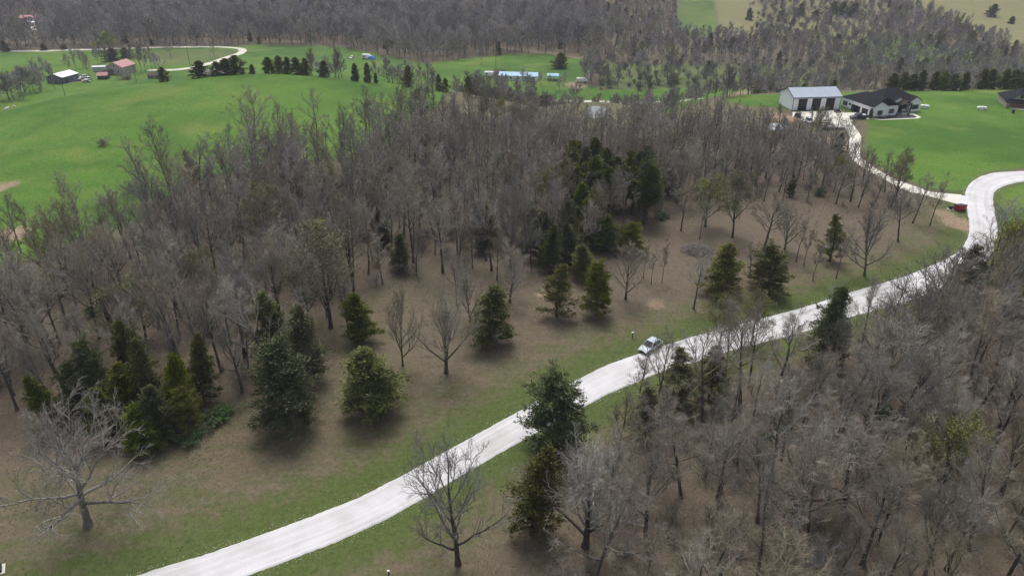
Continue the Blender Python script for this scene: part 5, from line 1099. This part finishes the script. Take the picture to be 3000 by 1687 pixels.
# goats or calves: white grazing animals on the hill
def animal_mesh():
    bm = bmesh.new(); sec = [(-.62, .50, .10, .12), (-.5, .55, .19, .2), (-.2, .55, .22, .24), (.15, .56, .22, .23), (.42, .60, .17, .2), (.6, .74, .11, .13), (.74, .84, .09, .10), (.86, .80, .08, .09), (1.0, .70, .05, .06)]
    rings = []
    for (x, z, w, h) in sec: rings.append([bm.verts.new((x, w*math.cos(a), z+h*math.sin(a))) for a in np.linspace(0, 2*math.pi, 9)[:-1]])
    for a, b in zip(rings[:-1], rings[1:]):
        for k in range(8): bm.faces.new((a[k], a[(k+1) % 8], b[(k+1) % 8], b[k]))
    bm.faces.new(rings[0][::-1]); bm.faces.new(rings[-1])
    for f in [f for f in bm.faces]: f.normal_update()
    for (lx, ly) in ((-.45, .13), (-.45, -.13), (.32, .13), (.32, -.13)):   # pull each leg out of the nearest belly face
        f = min((f for f in bm.faces if len(f.verts) == 4), key=lambda f: (f.calc_center_median()-Vector((lx, ly, .34))).length)
        for s, z in ((.75, .28), (.8, .02)):
            r = bmesh.ops.extrude_discrete_faces(bm, faces=[f]) if False else bmesh.ops.extrude_face_region(bm, geom=[f]); vs = [g for g in r['geom'] if isinstance(g, bmesh.types.BMVert)]; nf = [g for g in r['geom'] if isinstance(g, bmesh.types.BMFace)][0]
            bmesh.ops.delete(bm, geom=[f], context='FACES_ONLY'); c = sum((v.co for v in vs), Vector())/len(vs)
            for v in vs: v.co = Vector((lx+(v.co.x-c.x)*s*.6, ly+(v.co.y-c.y)*s, z))
            f = nf
    bmesh.ops.recalc_face_normals(bm, faces=bm.faces); me = bpy.data.meshes.new('animal'); bm.to_mesh(me); bm.free(); me.materials.append(M_FUR); return me
am = animal_mesh()
for k, (u, v) in enumerate(((16, 322), (22, 321), (43, 313), (609, 207), (624, 207), (628, 206), (642, 206))):
    p = G(u, v+2); o = link('white_goat', am, None, p); o.rotation_euler = (0, 0, k*1.3); o.scale = (1.15,)*3
    tag(o, ('white grazing animal at the left hill edge, leftmost of the close pair', 'white grazing animal at the left hill edge, right one of the close pair', 'white grazing animal apart from the close pair at the left hill edge', 'leftmost white grazing animal on the hill crest below the cedars', 'second white grazing animal from the left on the hill crest', 'third white grazing animal from the left on the hill crest', 'rightmost white grazing animal on the hill crest below the cedars')[k], 'animal', 'white animals on the hill')

# ------------------------------------------------------------------ loose ground detail near the camera
def surface_pts(n, bounds, test):
    P = rs.uniform((bounds[0], bounds[2]), (bounds[1], bounds[3]), (n, 2)); P = P[test(P[:, 0], P[:, 1])]
    return np.c_[P, zt(P[:, 0], P[:, 1])]
def stones(n):
    k = rs.integers(0, NR, n); side = rs.uniform(size=n) < .5; A = np.where(side[:, None], roadL[k], roadR2[k]); d = (roadL[k]-roadR2[k]); d /= np.linalg.norm(d, axis=1, keepdims=True); d = np.where(side[:, None], d, -d)
    P = A+d*np.abs(rs.normal(size=(n, 1)))*.38+rs.normal(size=(n, 2))*.12; P = P[(P[:, 1] < 175)]; z = zt(P[:, 0], P[:, 1]); n = len(P)
    s = rs.uniform(.025, .07, (n, 1)); c = np.c_[P, z+s[:, 0]*.4]
    o = np.array([(1, 0, 0), (-.3, .95, 0), (-.8, -.6, 0), (0, 0, .8)]); V = (c[:, None]+o[None]*s[:, None]).reshape(-1, 3); b = np.arange(n)[:, None]*4
    return make_mesh('gravel', V, tris=np.concatenate([b+[0, 1, 3], b+[1, 2, 3], b+[2, 0, 3]]), mats=[mat('loose_limestone', (.62, .60, .57), .95)])
tag(link('loose_gravel', stones(3000)), 'loose white gravel along the road edges', 'gravel', kind='stuff')
gp_ = surface_pts(60000, (-62, 110, 44, 150), lambda x, y: (sdpoly(x, y, road_poly) > .15) & (sdpoly(x, y, road_poly) < 18) & (np.abs(x) < .8*y+12) & (sdpoly(x, y, woods_poly) > -1) & (sdpoly(x, y, woods2_poly) > -2))
v, q = blades(rs, gp_+np.array([0, 0, .035]), .16, .07, np.tile(np.array([0, 0, .55]), (len(gp_), 1)))
tag(link('grass_tufts', make_mesh('grass_tufts', v, q, mats=[mat('grass_blade', (.085, .115, .035), .8, .35, .5)])), 'short grass tufts on the verges and lawn', 'grass', kind='stuff')
lp_ = surface_pts(170000, (-110, 125, 34, 190), lambda x, y: ((sdpoly(x, y, woods_poly) < 9) | (sdpoly(x, y, woods2_poly) < 3)) & (sdpoly(x, y, road_poly) > 3) & (np.abs(x) < .8*y+12))
v, q = blades(rs, lp_+np.array([0, 0, .03]), .17, .12)
tag(link('fallen_leaves', make_mesh('fallen_leaves', v, q, mats=[mat('dead_leaf', (.20, .13, .088), .9, .65, 9.0)])), 'fallen brown leaves on the woodland floor', 'leaves', kind='stuff')

# ------------------------------------------------------------------ haze over the valley
hz = MB().box(-3000, 3000, -300, 3000, -45, 95).build('haze', mat('unused_haze', (1, 1, 1)))
hm = bpy.data.materials.new('haze_air'); hm.use_nodes = True; hn = hm.node_tree; hn.nodes.remove(hn.nodes['Principled BSDF'])
pv = hn.nodes.new('ShaderNodeVolumePrincipled'); pv.inputs['Color'].default_value = (.80, .84, 1.0, 1); pv.inputs['Density'].default_value = HAZE; pv.inputs['Anisotropy'].default_value = 0.2
hn.links.new(pv.outputs[0], hn.nodes['Material Output'].inputs['Volume']); hz.data.materials.clear(); hz.data.materials.append(hm)
tag(hz, kind='stuff')
